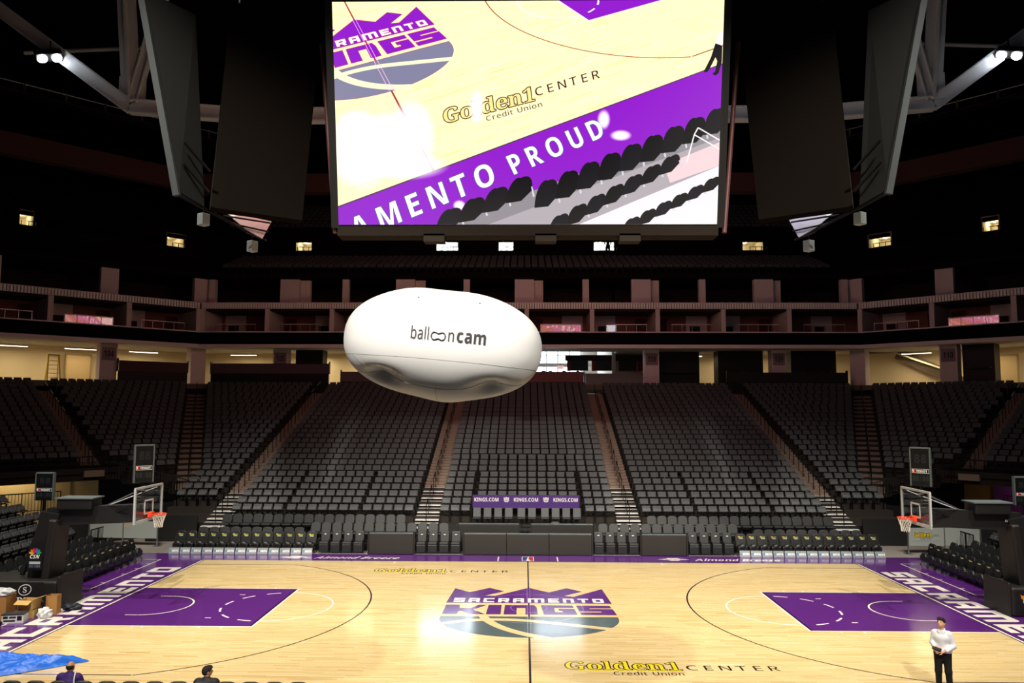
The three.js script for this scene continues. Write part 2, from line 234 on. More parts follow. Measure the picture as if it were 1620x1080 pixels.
const screenMap = canvas(SW, SH, (ctx) => {
  ctx.fillStyle = '#fbf4bd'; ctx.fillRect(0, 0, SW, SH);
  const through = (x, z) => { const [a, b] = courtToShot(x, z); return toScreen(a, b); };
  for (let i = 0; i < 900; i++) { const x = -8 + rnd() * 24, z = -9 + rnd() * 16.5, L = 0.4 + rnd() * 1.2, a = through(x, z), b = through(x + L, z), c = through(x + L, z + 0.06), d = through(x, z + 0.06); ctx.fillStyle = ['rgba(225,215,100,0.25)', 'rgba(255,255,230,0.5)', 'rgba(240,190,90,0.25)'][i % 3]; ctx.beginPath(); ctx.moveTo(...a); ctx.lineTo(...b); ctx.lineTo(...c); ctx.lineTo(...d); ctx.fill(); }
  const A = artist(ctx, through), pal = shotPal;
  A.rect(-8, 7.62, 16, 9.6, pal.purple); A.rect(8.53, -2.44, 14.3, 2.44, pal.purple);
  A.line([[14.3, 2.44], [8.53, 2.44], [8.53, -2.44]], 0.06, '#fff'); A.arc(8.53, 0, 1.83, PI / 2, PI * 1.5, 0.07, '#fff'); A.line([[16, -9], [16, 9]], 0.01, '#fff');
  for (let i = 0; i < 6; i++) { const a0 = -PI / 2 + PI * (0.05 + i * 0.158); A.arc(8.53, 0, 1.83, a0, a0 + PI * 0.08, 0.08, '#fff', 6); }
  A.arc(12.725, 0, 7.24, PI - 1.18, PI + 1.18, 0.05, '#a03a22', 90); A.line([[10.06, 6.706], [14.3, 6.706]], 0.05, '#a03a22');
  A.line([[0, -9], [0, 7.62]], 0.06, '#a8363a'); A.line([[-8, 7.6], [16, 7.6]], 0.05, '#54335a'); kingsLogo(A, pal, 3);
  A.line([[-0.06, -2.8], [-0.06, 3.3]], 0.02, '#ffc0f0'); A.line([[0.06, -2.8], [0.06, 3.3]], 0.02, '#ffc0f0');
  // house name, read from the near side
  const S = (p) => toScreen(p[0], p[1]);
  const along = (x0, y0, x1, y1, hx, hy) => (a, b) => S([x0 + (x1 - x0) * a + hx * b, y0 + (y1 - y0) * a + hy * b]);
  const ink = (loops, f, fill, edge, w) => { ctx.beginPath(); for (const l of loops) { l.forEach((p, i) => (i ? ctx.lineTo : ctx.moveTo).call(ctx, ...f(...p))); ctx.closePath(); } if (edge) { ctx.strokeStyle = edge; ctx.lineWidth = w; ctx.stroke(); } if (fill) { ctx.fillStyle = fill; ctx.fill('evenodd'); } };
  const g1 = outlines('serif_bold', 'Golden1', 1, 1, -6), gf = along(703, 196, 846, 160, -3, -24); ink(g1, gf, '#f7dc8a', '#3a1a08', 9); ink(g1, gf, '#f9e08e', '#3a1a08', 2);
  ink(outlines('sans_regular', 'CENTER', 1, 1, 26), along(848, 153, 949, 124, -3, -13), '#3a1210');
  ink(outlines('sans_regular', 'Credit Union', 1, 1, 6), along(770, 192, 858, 169, -2, -8), '#4a1a18');
  ink(outlines('sans_bold', 'PROUD', 1, 1, 26), along(814, 277, 958, 216, -14, -29), '#ffffff', '#1d6b60', 5);
  ink(outlines('sans_bold', 'AMENTO', 1, 1, 26), along(562, 381, 786, 290, -12, -34), '#ffffff', '#1d6b60', 5);
  // glare of the hall lights on the filmed floor
  ctx.fillStyle = '#ffffff'; for (const [x, y, w, h] of [[570, 240, 60, 70], [612, 220, 50, 50], [652, 215, 44, 66], [640, 262, 80, 26], [565, 200, 40, 30], [754, 170, 14, 30], [955, 190, 12, 18], [727, 325, 12, 10], [982, 215, 20, 10]]) { const [a, b] = S([x, y]), r = Math.max(w, h) * 3.1; ctx.save(); ctx.translate(a, b); ctx.scale(w / Math.max(w, h), h / Math.max(w, h)); const gr = ctx.createRadialGradient(0, 0, r * 0.35, 0, 0, r); gr.addColorStop(0, 'rgba(255,255,255,1)'); gr.addColorStop(0.5, 'rgba(255,255,255,0.75)'); gr.addColorStop(1, 'rgba(255,255,255,0)'); ctx.fillStyle = gr; ctx.beginPath(); ctx.arc(0, 0, r, 0, 7); ctx.fill(); ctx.restore(); } ctx.globalAlpha = 1;
  // near side chairs and steps in the picture
  const poly = (pts, c) => { ctx.fillStyle = c; ctx.beginPath(); pts.forEach((p, i) => (i ? ctx.lineTo : ctx.moveTo).call(ctx, ...S(p))); ctx.closePath(); ctx.fill(); };
  poly([[690, 360], [1140, 190], [1145, 360]], '#8b868c'); poly([[760, 360], [1140, 218], [1145, 360]], '#aaa2a8'); poly([[905, 360], [1140, 262], [1145, 360]], '#e9e3ea'); poly([[1040, 360], [1145, 300], [1145, 360]], '#ffffff'); poly([[1050, 262], [1140, 225], [1140, 262], [1060, 290]], '#e8c9cd');
  const seatRow = (x0, y0, x1, y1, n, s0, s1) => { for (let i = 0; i < n; i++) { const q = (k) => [x0 + (x1 - x0) * k / n, y0 + (y1 - y0) * k / n], [ax, ay] = q(i), [bx, by] = q(i + 1.12), mx = (ax + bx) / 2, my = (ay + by) / 2, h = s0 + (s1 - s0) * i / n; ctx.fillStyle = i % 2 ? '#0b0a10' : '#121018'; ctx.beginPath(); ctx.moveTo(...S([ax, ay + h * 0.25])); ctx.bezierCurveTo(...S([ax + 1, ay - h * 0.9]), ...S([mx - 4, my - h * 1.15]), ...S([mx + 2, my - h])); ctx.bezierCurveTo(...S([bx - 3, by - h * 0.95]), ...S([bx + 1, by - h * 0.6]), ...S([bx, by + h * 0.1])); ctx.lineTo(...S([mx + 3, my + h * 0.45])); ctx.closePath(); ctx.fill(); poly([[bx - 2, by - h * 0.1], [bx, by - h * 0.12], [bx + 4, by + h * 0.5], [bx + 1, by + h * 0.55]], '#cfcad2'); } };
  seatRow(690, 362, 838, 300, 4, 22, 26); seatRow(846, 322, 1146, 194, 9, 28, 26); seatRow(868, 368, 1072, 258, 7, 18, 16); seatRow(985, 366, 1136, 290, 6, 13, 12);
  for (const [a, b] of [[[1098, 214], [1140, 238]], [[1104, 203], [1140, 224]], [[1098, 214], [1086, 258]], [[1098, 214], [1104, 203]]]) { ctx.strokeStyle = '#f0e6ea'; ctx.lineWidth = 7; ctx.beginPath(); ctx.moveTo(...S(a)); ctx.lineTo(...S(b)); ctx.stroke(); }
  // legs of the man on the filmed sideline
  poly([[1131, 70], [1142, 72], [1141, 100], [1136, 117], [1130, 117], [1134, 98], [1131, 92], [1122, 110], [1114, 112], [1124, 92]], '#18141a'); poly([[1131, 70], [1136, 56], [1143, 50], [1142, 74]], '#f4e4ea'); poly([[1112, 113], [1119, 108], [1121, 113], [1115, 116]], '#18141a'); poly([[1126, 118], [1132, 114], [1136, 117], [1131, 121]], '#18141a');
});
// ---------------------------------------------------------------- materials
const concreteMap = grain([150, 146, 140], 0.22, 256, 60);
const MAT = {
  concrete: M(0xffffff, 0.55, { map: tiled(concreteMap, 0.25) }), terrace: M(0x34302d, 0.95, { specularIntensity: 0.3 }), step: M(0x94867c, 0.9, { map: tiled(grain([235, 228, 220], 0.2), 1) }), tread: M(0xe2e4e2, 0.5),
  black: M(0x0b0b0c, 0.6), blackMetal: M(0x0d0e10, 0.4, { metalness: 0.5 }), charcoal: M(0x1a1b1d, 0.7), steel: M(0x9aa0a2, 0.35, { metalness: 0.8 }),
  seat: M(0x4d5154, 0.6), seatWarm: M(0x403f42, 0.75), vinyl: M(0x17191a, 0.42), vinylSoft: M(0x24282a, 0.5), white: M(0xe9ebea, 0.5),
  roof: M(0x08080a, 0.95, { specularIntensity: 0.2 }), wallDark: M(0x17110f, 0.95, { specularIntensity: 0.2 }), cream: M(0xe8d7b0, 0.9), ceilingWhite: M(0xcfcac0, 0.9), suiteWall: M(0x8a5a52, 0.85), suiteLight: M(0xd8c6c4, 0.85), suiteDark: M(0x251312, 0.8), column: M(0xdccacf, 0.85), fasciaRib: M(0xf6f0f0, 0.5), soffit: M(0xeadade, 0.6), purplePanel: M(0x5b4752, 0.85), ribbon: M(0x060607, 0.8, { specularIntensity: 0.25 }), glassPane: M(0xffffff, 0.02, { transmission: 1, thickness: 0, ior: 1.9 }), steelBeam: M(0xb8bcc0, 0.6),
};
const glow = (color, k) => new THREE.MeshStandardMaterial({ color: 0x000000, emissive: color, emissiveIntensity: k, roughness: 1 });
function areaLight(name, color, k, w, h, pos, look) { const l = new THREE.RectAreaLight(color, k, w, h); l.name = name; l.position.set(...pos); l.lookAt(...look); scene.add(l); return l; }

// ---------------------------------------------------------------- shell: ground slab, roof, outer walls
struct('floor', box(130, 0.5, 130, 0, -0.27, 0), MAT.concrete);
struct('ceiling', box(130, 0.6, 130, 0, 36, 0), MAT.roof);
struct('wall_far', box(130, 37, 0.6, 0, 18, -62), MAT.roof); struct('wall_near', box(130, 37, 0.6, 0, 18, 62), MAT.roof);
struct('wall_left', box(0.6, 37, 124, -62, 18, 0), MAT.roof); struct('wall_right', box(0.6, 37, 124, 62, 18, 0), MAT.roof);

// hardwood: one slab, its top carries the two halves of the painted floor
{
  const pos = [], uv = [], idx = [], S = COURT, Z = S / 2, g = new THREE.BufferGeometry(), half = (x0, x1) => { const b = pos.length / 3; pos.push(x0, 0, -Z, x1, 0, -Z, x1, 0, Z, x0, 0, Z); uv.push(0, 1, 1, 1, 1, 0, 0, 0); idx.push(b, b + 2, b + 1, b, b + 3, b + 2); };
  half(-S, 0); half(0, S); const rim = [[-S, -Z, S, -Z], [S, -Z, S, Z], [S, Z, -S, Z], [-S, Z, -S, -Z]];
  for (const [x0, z0, x1, z1] of rim) { const b = pos.length / 3; pos.push(x0, 0, z0, x1, 0, z1, x1, -0.02, z1, x0, -0.02, z0); uv.push(0, 0, 1, 0, 1, 1, 0, 1); idx.push(b, b + 1, b + 2, b, b + 2, b + 3); }
  g.setAttribute('position', new THREE.Float32BufferAttribute(pos, 3)); g.setAttribute('uv', new THREE.Float32BufferAttribute(uv, 2)); g.setIndex(idx); g.computeVertexNormals(); g.addGroup(0, 6, 0); g.addGroup(6, 6, 1); g.addGroup(12, 24, 2);
  const lac = (map) => M(0xffffff, 0.14, { map, ior: 1.5 });
  const m = shadowed(new THREE.Mesh(g, [lac(courtMaps[0]), lac(courtMaps[1]), MAT.black])); m.name = 'floor_court'; m.userData.kind = 'structure'; scene.add(m);
}

// ---------------------------------------------------------------- lower bowl: terraces
const TREAD = 0.76, RISE = 0.275, rowO = (n) => TREAD * (n - 1), rowY = (n) => 0.88 + RISE * (n - 1), LAST = 26;
{
  const mid = [], cl = [], cr = [];
  for (let n = 1; n <= LAST; n++) {
    const o0 = rowO(n) - 0.5, o1 = o0 + TREAD + (n === LAST ? 0.15 : 0), y1 = rowY(n), y0 = Math.max(0, y1 - 0.7);
    mid.push(n <= 6 ? prism(straightQuad(o0, o1, -19.0, 19.0), y0, y1) : prism(straightQuad(o0, o1), y0, y1));
    if (n >= 7) for (const [s, l] of [[-1, cl], [1, cr]]) l.push(prism(cornerQuad(o0, o1, s, null, n < 10 ? 5.4 - (10 - n) * 1.0 : mitreU2(o0)), y0, y1));
  }
  struct('terrace_far', merge(mid), MAT.terrace); struct('terrace_left', merge(cl), MAT.terrace); struct('terrace_right', merge(cr), MAT.terrace);
  // dark faces closing the terraces towards the floor and the corner portals
  const o0 = rowO(1) - 0.5; struct('trim_1', prism(straightQuad(o0 - 0.05, o0, -19, 19), 0, rowY(1)), MAT.black);
  for (const s of [-1, 1]) { struct('trim_2', prism(cornerQuad(rowO(10) - 0.56, rowO(10) - 0.5, s, 5.4, 13), 3.0, rowY(10) + 0.02), MAT.black); }
}

// stairs: every tread a piece of its own; handrails down the middle of each flight
function flight(name, label, at, dir, width, n0, n1, plateTo) { // at(o) gives the plan point of the flight's axis, dir its outward direction
  const g = new THREE.Group(); g.name = numbered(name); g.userData.kind = 'structure'; scene.add(g); const yaw = Math.atan2(-dir[0], -dir[1]);
  const solid = new THREE.BoxGeometry(width, 0.34, 0.39), plate = new THREE.BoxGeometry(width, 0.05, 0.3);
  for (let n = n0; n <= n1; n++) for (const h of [0, 1]) { const o = rowO(n) - 0.5 + 0.19 + h * 0.38 - 0.38, [x, z] = at(o), y = rowY(n) - (h ? 0 : RISE / 2), p = n <= plateTo; const m = part('step', p ? plate : solid, p ? MAT.tread : MAT.step, g); m.position.set(x, y - (p ? 0.025 : 0.17) + 0.004, z); m.rotation.y = yaw; }
  const r = thing('aisle_handrail', label, 'handrail'); const k = Math.hypot(...dir) || 1;
  for (let n = n0; n < n1; n += 2) { const a = at(rowO(n) - 0.4), b = at(rowO(n) + 0.45), ya = rowY(n), yb = rowY(n) + RISE * 1.1;
    part('rail', merge(bar([a[0], ya, a[1]], [a[0], ya + 0.86, a[1]], 0.022), bar([b[0], yb, b[1]], [b[0], yb + 0.86, b[1]], 0.022), bar([a[0], ya + 0.86, a[1]], [b[0], yb + 0.86, b[1]], 0.024)), MAT.blackMetal, r); }
  return g;
}
for (const [s, w] of [[-1, 'left'], [1, 'right']]) {
  flight('stair', `thin black handrail in the stairway just ${w} of the centre seat block`, (o) => [s * 5.13, -13 - o], [0, -1], 1.2, 1, LAST, 6);
  flight('stair', `thin black handrail in the long stairway at the ${w} end of the sideline seats`, (o) => [s * 15.85, -13 - o], [0, -1], 1.15, 1, LAST, 5);
  flight('stair', `thin black handrail in the ${w} corner stairway that looks almost vertical`, (o) => [s * (mitreX(o)), -13 - o], [s * 0.3827, -0.9239], 1.25, 7, LAST, 0);
  flight('stair', `thin black handrail in the outermost ${w} stairway above the tunnel`, (o) => corner(o, 5.92, s), [s / R2, -1 / R2], 1.0, 10, LAST, 0);
}

// ---------------------------------------------------------------- concourse behind the last row
const TOPO = rowO(LAST) + 0.45, CY = 8.5, SOF = 11.3; // offset of the back edge, floor level, soffit level
struct('floor_concourse', ringGeo(TOPO, TOPO + 16, CY - 0.4, CY), M(0x6d6257, 0.6));
{ const g = struct('ceiling_concourse'); const pc = MAT.ceilingWhite;
  part('panel', prism(straightQuad(18.9, 23.0), SOF, SOF + 0.25), pc, g); part('panel', prism(straightQuad(23.0, 26, -30, -11.8), SOF, SOF + 0.25), pc, g); part('panel', prism(straightQuad(23.0, 26, 7.4, 30), SOF, SOF + 0.25), pc, g);
  for (const s of [-1, 1]) { part('panel', prism(cornerQuad(18.9, 31, s, null, 16.5), SOF, SOF + 0.25), pc, g); }
}
// atrium beyond: side walls, floor goes on, tall daylit glass front
{ const g = struct('wall_atrium');
  part('side_wall', box(0.3, 10, 14, -11.8, 13.2, -45), MAT.ceilingWhite, g); part('side_wall', box(0.3, 10, 14, 7.4, 13.2, -45), MAT.ceilingWhite, g); part('roof_slab', box(19.5, 0.4, 14, -2.2, 18.4, -45), MAT.ceilingWhite, g); part('back_wall', box(19.5, 10.2, 0.3, -2.2, 13.2, -52), MAT.ceilingWhite, g); part('front_wall', box(19.5, 6.2, 0.3, -2.2, 15.3, -38.4), MAT.ceilingWhite, g); part('soffit_beam', box(19.2, 0.35, 0.4, -2.2, SOF - 0.65, -44), MAT.white, g);
}
let windowNo = 0;
for (const [x0, x1] of [[-10.6, -5.4], [0.9, 5.6]]) { // two tall glazed bays, daylight outside
  const w = new THREE.Group(); w.name = `window_${++windowNo}`; w.userData.kind = 'structure'; scene.add(w); const cx = (x0 + x1) / 2, W = x1 - x0;
  part('glass', box(W, 8.6, 0.04, cx, 12.9, -51.75), glow(DAYLIGHT[0], DAYLIGHT[1]), w);
  const mull = []; for (let i = 0; i <= 4; i++) mull.push(box(0.1, 8.6, 0.16, x0 + W * i / 4, 12.9, -51.66)); for (let j = 0; j <= 5; j++) mull.push(box(W, 0.1, 0.16, cx, 8.65 + 8.5 * j / 5, -51.66)); mull.forEach((m) => part('mullion', m, MAT.steel, w));
  areaLight('window_light', DAYLIGHT[0], DAYLIGHT[1] * 0.8, W, 8.4, [cx, 12.9, -51.5], [cx, 12.4, -40]);
}
// back walls of the concourse with doorways and cupboards
for (const s of [-1, 1]) {
  struct('wall_concourse', merge(box(s < 0 ? 19 : 23, 3.2, 0.3, s < 0 ? -21.3 : 19, 9.95, -38.8), prism(cornerQuad(25.6, 26.0, s, -7, 17), CY, SOF + 0.2)), MAT.cream);
}
const lampWhite = glow(0xfff2d0, 6);
function ceilingStrip(x, y, z, turn, label) { const t = thing('ceiling_light', label, 'light', [x, y, z], turn, 'concourse ceiling lights'); part('housing', box(2.2, 0.06, 0.26, 0, 0.03, 0), MAT.white, t); for (const k of [-0.8, 0.8]) part('hanger', box(0.02, 0.26, 0.02, k, 0.17, 0), MAT.steel, t); part('tube', box(2.1, 0.03, 0.18, 0, -0.01, 0), lampWhite, t); const l = new THREE.RectAreaLight(0xffe6b8, 60, 2.1, 0.2); l.name = 'tube_light'; l.position.set(0, -0.05, 0); l.rotation.x = -PI / 2; t.add(l); }
for (const [s, w] of [[-1, 'left'], [1, 'right']]) {
  [[13.5, -36.8], [18, -37.4], [23.6, -36.4]].forEach(([x, z], i) => ceilingStrip(s * x, SOF - 0.3, z, 0, `long white ceiling light over the ${w} concourse, ${ORD[i + 1]} from the centre`));
  [-2, 2.5, 7, 11.5].forEach((u, i) => { const [x, z] = corner(23.3, u, s); ceilingStrip(x, SOF - 0.3, z, -s * PI / 4, `long white ceiling light over the ${w} corner concourse, ${ORD[i + 1]} from the bend`); });
}
// section pillars with their numbers
function numberSign(text, ink = '#2a2230', back = '#8d7683') { return canvas(128, 128, (c) => { c.fillStyle = back; c.fillRect(0, 0, 128, 128); c.fillStyle = ink; c.font = 'bold 66px sans-serif'; c.textAlign = 'center'; c.scale(0.85, 1.25); c.fillText(text, 75, 74); }); }
const PILLARS = [['104', -1, 1.5], ['', -1, -5.0], ['105', 0, -19.65], ['108', 0, 9.9], ['109', 0, 19.9], ['', 1, -5.2], ['110', 1, 1.2]];
for (const [text, s, q] of PILLARS) { const [x, z] = s ? corner(20.4, q, s) : [q, -34.2]; const g = struct('wall_pillar'); g.position.set(x, 0, z); g.rotation.y = -s * PI / 4; part('shaft', box(1.15, SOF - CY + 0.25, 0.9, 0, (SOF + CY) / 2, 0), text === '108' ? MAT.column : MAT.column, g); if (text) part('number_sign', card(0.95, 0.95, 0, CY + 2.05, 0.46), new THREE.MeshStandardMaterial({ map: numberSign(text), roughness: 0.8 }), g); }
// dark concession blocks beside some pillars
for (const [x, z, t, w] of [[-17.6, -35.4, 0, 2.2], [17.2, -35.6, 0, 3.6], [23.0, -35.5, 0, 3.6], [12.4, -36.5, 0, 3.4], [...corner(21.4, 2.9, 1), -PI / 4, 2.0]]) { const g = struct('wall_concession'); g.position.set(x, 0, z); g.rotation.y = t; part('block', box(w, SOF - CY, 1.4, 0, (SOF + CY) / 2, 0), MAT.black, g); part('counter', box(w * 0.8, 0.08, 0.5, 0, CY + 1.1, 0.85), MAT.charcoal, g); }
// red and grey menu boards right of the daylight bay
{ const g = struct('wall_menu'); g.position.set(8.1, 0, -38.5); part('bulkhead', box(9.6, 0.5, 0.3, 0, 10.95, 0), MAT.charcoal, g); [[-3.6, 1.5, 0x2d3033], [-1.4, 1.7, 0x2d3033], [0.5, 1.5, 0x2d3033], [2.9, 3.0, 0x8d1710]].forEach(([x, w, c]) => part('board', box(w, 0.9, 0.06, x, 10.3, 0.12), M(c, 0.6), g)); [-4.5, -2.4].forEach((x) => part('divider', box(0.3, 0.95, 0.1, x, 10.3, 0.1), M(0x9c1c14, 0.6), g)); part('counter', box(8.6, 1.1, 0.7, 0.4, CY + 0.55, 0.4), M(0x8b8780, 0.5), g); }
// low walls along the back of the seats (drink rails)
function lowWall(x0, x1, label, mat = MAT.purplePanel, y = 9.3) { const t = thing('counter_wall', label, 'low wall', [(x0 + x1) / 2, y, -13 - TOPO + 0.1]); const w = x1 - x0; part('front', box(w, 0.72, 0.08, 0, 0.36, 0), mat, t); part('plinth', box(w, y - 7.7, 0.3, 0, (7.7 - y) / 2, -0.12), MAT.black, t); part('cap', box(w + 0.1, 0.05, 0.42, 0, 0.745, -0.17), MAT.charcoal, t); for (const s of [-1, 1]) part('end_post', box(0.06, 0.95, 0.3, s * (w / 2 + 0.04), 0.45, -0.15), MAT.blackMetal, t); return t; }
lowWall(-24.6, -15.4, 'long dull purple low wall above the seats left of the balloon'); lowWall(-14.4, -4.6, 'dull purple low wall behind the left edge of the balloon', M(0x6a5560, 0.85), 8.68); lowWall(-3.9, 4.4, 'maroon low wall above the centre seats, right of the balloon', M(0x7d5052, 0.85), 8.68); lowWall(15.5, 24.6, 'low black wall with stools above the right seats', MAT.charcoal, 8.68);
{ const [x, z] = corner(TOPO - 0.1, -1.5, -1); const t = thing('counter_wall', 'dark maroon low wall on the left corner, right of the numbered pillar', 'low wall', [x, 9.3, z], PI / 4); part('plinth', box(4.9, 1.6, 0.3, 0, -0.8, -0.12), MAT.black, t); part('front', box(4.9, 0.72, 0.08, 0, 0.36, 0), M(0x55393d, 0.85), t); part('cap', box(5.0, 0.05, 0.42, 0, 0.745, -0.17), MAT.charcoal, t); for (const s of [-1, 1]) part('end_post', box(0.06, 0.95, 0.3, s * 2.5, 0.45, -0.15), MAT.blackMetal, t); }

// ---------------------------------------------------------------- suite levels over the concourse
const SO = 19.0; // offset of the suite front (z = -32)
const ringThing = (name, o0, o1, y0, y1, mat) => struct(name, ringGeo(o0, o1, y0, y1, 20), mat);
ringThing('trim_soffit', SO - 0.15, SO + 0.3, 11.28, 11.55, MAT.soffit);
ringThing('trim_ribbon', SO, SO + 0.35, 11.55, 12.48, MAT.ribbon);
ringThing('trim_ledge', SO - 0.06, SO + 0.4, 12.48, 12.56, MAT.soffit);
ringThing('floor_suite', SO + 0.3, SO + 4.0, 11.6, 12.1, MAT.wallDark);
ringThing('floor_loft', SO + 0.4, SO + 9, 14.2, 14.4, MAT.suiteDark);
ringThing('wall_suite', SO + 3.6, SO + 3.8, 12.0, 14.4, MAT.suiteWall);
ringThing('ceiling_loft', SO + 0.8, SO + 9, 16.85, 17.1, MAT.wallDark);
ringThing('wall_loft', SO + 6.0, SO + 6.2, 14.3, 17, MAT.suiteDark);
// ribbed fascia: one upright rib after another
{ const g = struct('trim_fascia'); part('backing', ringGeo(SO + 0.12, SO + 0.42, 14.34, 14.78, 20), M(0x6d6160, 0.8), g);
  const list = []; const rib = (x, z, turn) => list.push(box(0.14, 0.44, 0.1, x, 14.56, z, 0, turn, 0));
  for (let x = -25.3; x <= 25.31; x += 0.2) rib(x, -13 - SO - 0.06, 0);
  for (const s of [-1, 1]) for (let u = mitreU(SO) + 0.1; u < 16; u += 0.2) { const [x, z] = corner(SO + 0.06, u, s); rib(x, z, -s * PI / 4); }
  const ribs = part('fascia_rib', merge(list), MAT.fasciaRib, g); ribs.userData.kind = 'stuff'; part('cap', ringGeo(SO - 0.02, SO + 0.45, 14.78, 14.82, 20), MAT.soffit, g); }
// suites: party walls, back doors, glass balustrades
const bays = []; for (let k = -5; k < 5; k++) bays.push([k * 5.07, (k + 1) * 5.07, 0]);
for (const s of [-1, 1]) for (let k = 0; k < 4; k++) bays.push([mitreU(SO) + k * 5.07, mitreU(SO) + (k + 1) * 5.07, s]);
const atBay = (q, o, s) => (s ? corner(o, q, s) : [q, -13 - o]);
const wallNames = { 0: 'along the straight side', '-1': 'on the left corner', 1: 'on the right corner' };
bays.forEach(([a, b, s], i) => {
  const turn = s ? -s * PI / 4 : 0, [px, pz] = atBay(a, SO + 1.9, s), g = struct('wall_party'); g.position.set(px, 0, pz); g.rotation.y = turn; part('wall', box(0.34, 2.3, 3.4, 0, 13.2, 0), MAT.suiteLight, g);
  const [cx, cz] = atBay((a + b) / 2, SO + 3.55, s), room = struct('door'); room.name = `door_${i + 1}`; room.position.set(cx, 0, cz); room.rotation.y = turn; const f = (s < 0 ? -1 : i % 2 ? 1 : -1) * 1.2; part('light_panel', box(1.7, 2.0, 0.06, f, 13.2, 0), MAT.suiteLight, room); part('door_leaf', box(0.85, 1.2, 0.08, f - 0.15, 12.75, 0.03), MAT.suiteDark, room); part('door_frame', merge(box(0.07, 1.26, 0.1, f - 0.61, 12.78, 0.03), box(0.07, 1.26, 0.1, f + 0.31, 12.78, 0.03), box(1.0, 0.07, 0.1, f - 0.15, 13.4, 0.03)), MAT.suiteLight, room); part('dark_door', box(0.95, 1.9, 0.06, f + (f > 0 ? -2.9 : 2.9), 13.0, 0), M(0x4a1d16, 0.7), room);
  // balustrade
  const [bx, bz] = atBay((a + b) / 2 + 0.1, SO + 0.16, s), L = 3.1, t = thing('glass_balustrade', `glass balustrade with pale rail, ${ORD[(s ? i - (s < 0 ? 10 : 14) : i) + 1]} suite bay ${s ? 'from the ' + (s < 0 ? 'left' : 'right') + ' bend' : 'from left, straight side'}`, 'balustrade', [bx, 12.56, bz], turn, 'suite balustrades');
  for (let k = 0; k < 4; k++) { part('pane', box(L / 4 - 0.04, 0.5, 0.015, -L / 2 + L / 4 * (k + 0.5), 0.27, 0), MAT.glassPane, t); }
  for (let k = 0; k <= 4; k++) part('post', box(0.04, 0.56, 0.05, -L / 2 + L / 4 * k, 0.28, 0), MAT.steel, t); part('top_rail', box(L + 0.06, 0.05, 0.08, 0, 0.57, 0), M(0xd8cfc6, 0.4, { metalness: 0.3 }), t);
});
// loft level: pillars and dark seat backs
const LOFT = [-25.0, -18.8, -14.35, -9.6, -4.75, -0.2, 4.65, 9.0, 13.8, 18.6, 24.9];
LOFT.forEach((x, i) => { const g = struct('wall_loft_pillar'); g.position.set(x, 0, -33.2); const w = i % 2 ? 1.5 : 0.5; part('shaft', box(w, 2.4, 0.5, 0, 15.6, 0), MAT.column, g); if (i % 2) part('side_fin', box(0.8, 2.4, 0.4, 1.1, 15.6, -0.5), MAT.suiteLight, g); });
for (const s of [-1, 1]) for (const u of [s < 0 ? 1.66 : 1.15, s < 0 ? -5.1 : -5.25, 9.0]) { const [x, z] = corner(SO + 1.2, u, s), g = struct('wall_loft_pillar'); g.position.set(x, 0, z); g.rotation.y = -s * PI / 4; part('shaft', box(1.2, 2.6, 0.5, 0, 15.6, 0), MAT.column, g); }

// ---------------------------------------------------------------- upper bowl
{
  const list = []; for (let k = 0; k < 6; k++) list.push(ringGeo(SO + 0.6 + k * 0.8, SO + 1.4 + k * 0.8 + 0.02, 16.9 + k * 0.12, 17.2 + k * 0.3, 20));
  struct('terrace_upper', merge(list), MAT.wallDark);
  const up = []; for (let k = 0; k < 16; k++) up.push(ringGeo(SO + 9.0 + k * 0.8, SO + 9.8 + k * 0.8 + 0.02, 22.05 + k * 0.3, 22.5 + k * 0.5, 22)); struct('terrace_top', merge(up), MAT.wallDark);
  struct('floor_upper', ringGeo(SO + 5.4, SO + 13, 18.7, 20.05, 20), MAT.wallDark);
}
const DOORS = [[-20.15, 0, 1.5], [-7.15, 0, 1.95], [-1.85, 0, 1.3], [6.95, 0, 1.8], [20.25, 0, 1.9]]; const CDS = { '-1': [[-5.75, 1.5], [5.6, 0.9]], 1: [[-6.0, 1.8], [2.4, 1.1]] }; const FU = 20.05;
{ // wall behind the cross aisle with the lit doorways left open
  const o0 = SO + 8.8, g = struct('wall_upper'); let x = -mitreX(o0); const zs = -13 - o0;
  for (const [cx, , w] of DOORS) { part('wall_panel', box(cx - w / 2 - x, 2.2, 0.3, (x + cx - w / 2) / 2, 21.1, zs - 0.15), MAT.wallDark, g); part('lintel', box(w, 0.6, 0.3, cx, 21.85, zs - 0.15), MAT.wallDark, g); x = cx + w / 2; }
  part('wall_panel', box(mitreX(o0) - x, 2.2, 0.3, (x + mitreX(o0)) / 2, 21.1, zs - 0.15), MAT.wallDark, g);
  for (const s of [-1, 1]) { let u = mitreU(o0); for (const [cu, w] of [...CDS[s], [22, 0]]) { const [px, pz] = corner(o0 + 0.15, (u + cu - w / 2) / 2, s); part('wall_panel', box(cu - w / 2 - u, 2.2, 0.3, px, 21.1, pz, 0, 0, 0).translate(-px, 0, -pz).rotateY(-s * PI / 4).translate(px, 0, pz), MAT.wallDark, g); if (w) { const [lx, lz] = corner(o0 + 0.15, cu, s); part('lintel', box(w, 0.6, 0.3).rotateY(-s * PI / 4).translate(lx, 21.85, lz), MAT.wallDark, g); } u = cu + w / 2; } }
}
const doorSpots = [...DOORS.map(([x, , w]) => [x, -13 - SO - 8.8, 0, w, Math.abs(x) < 10]), ...[-1, 1].flatMap((s) => CDS[s].map(([u, w]) => [...corner(SO + 8.8, u, s), -s * PI / 4, w, false]))];
const vest = M(0xdad6c8, 0.9), vestWarm = M(0xc9bfa0, 0.9);
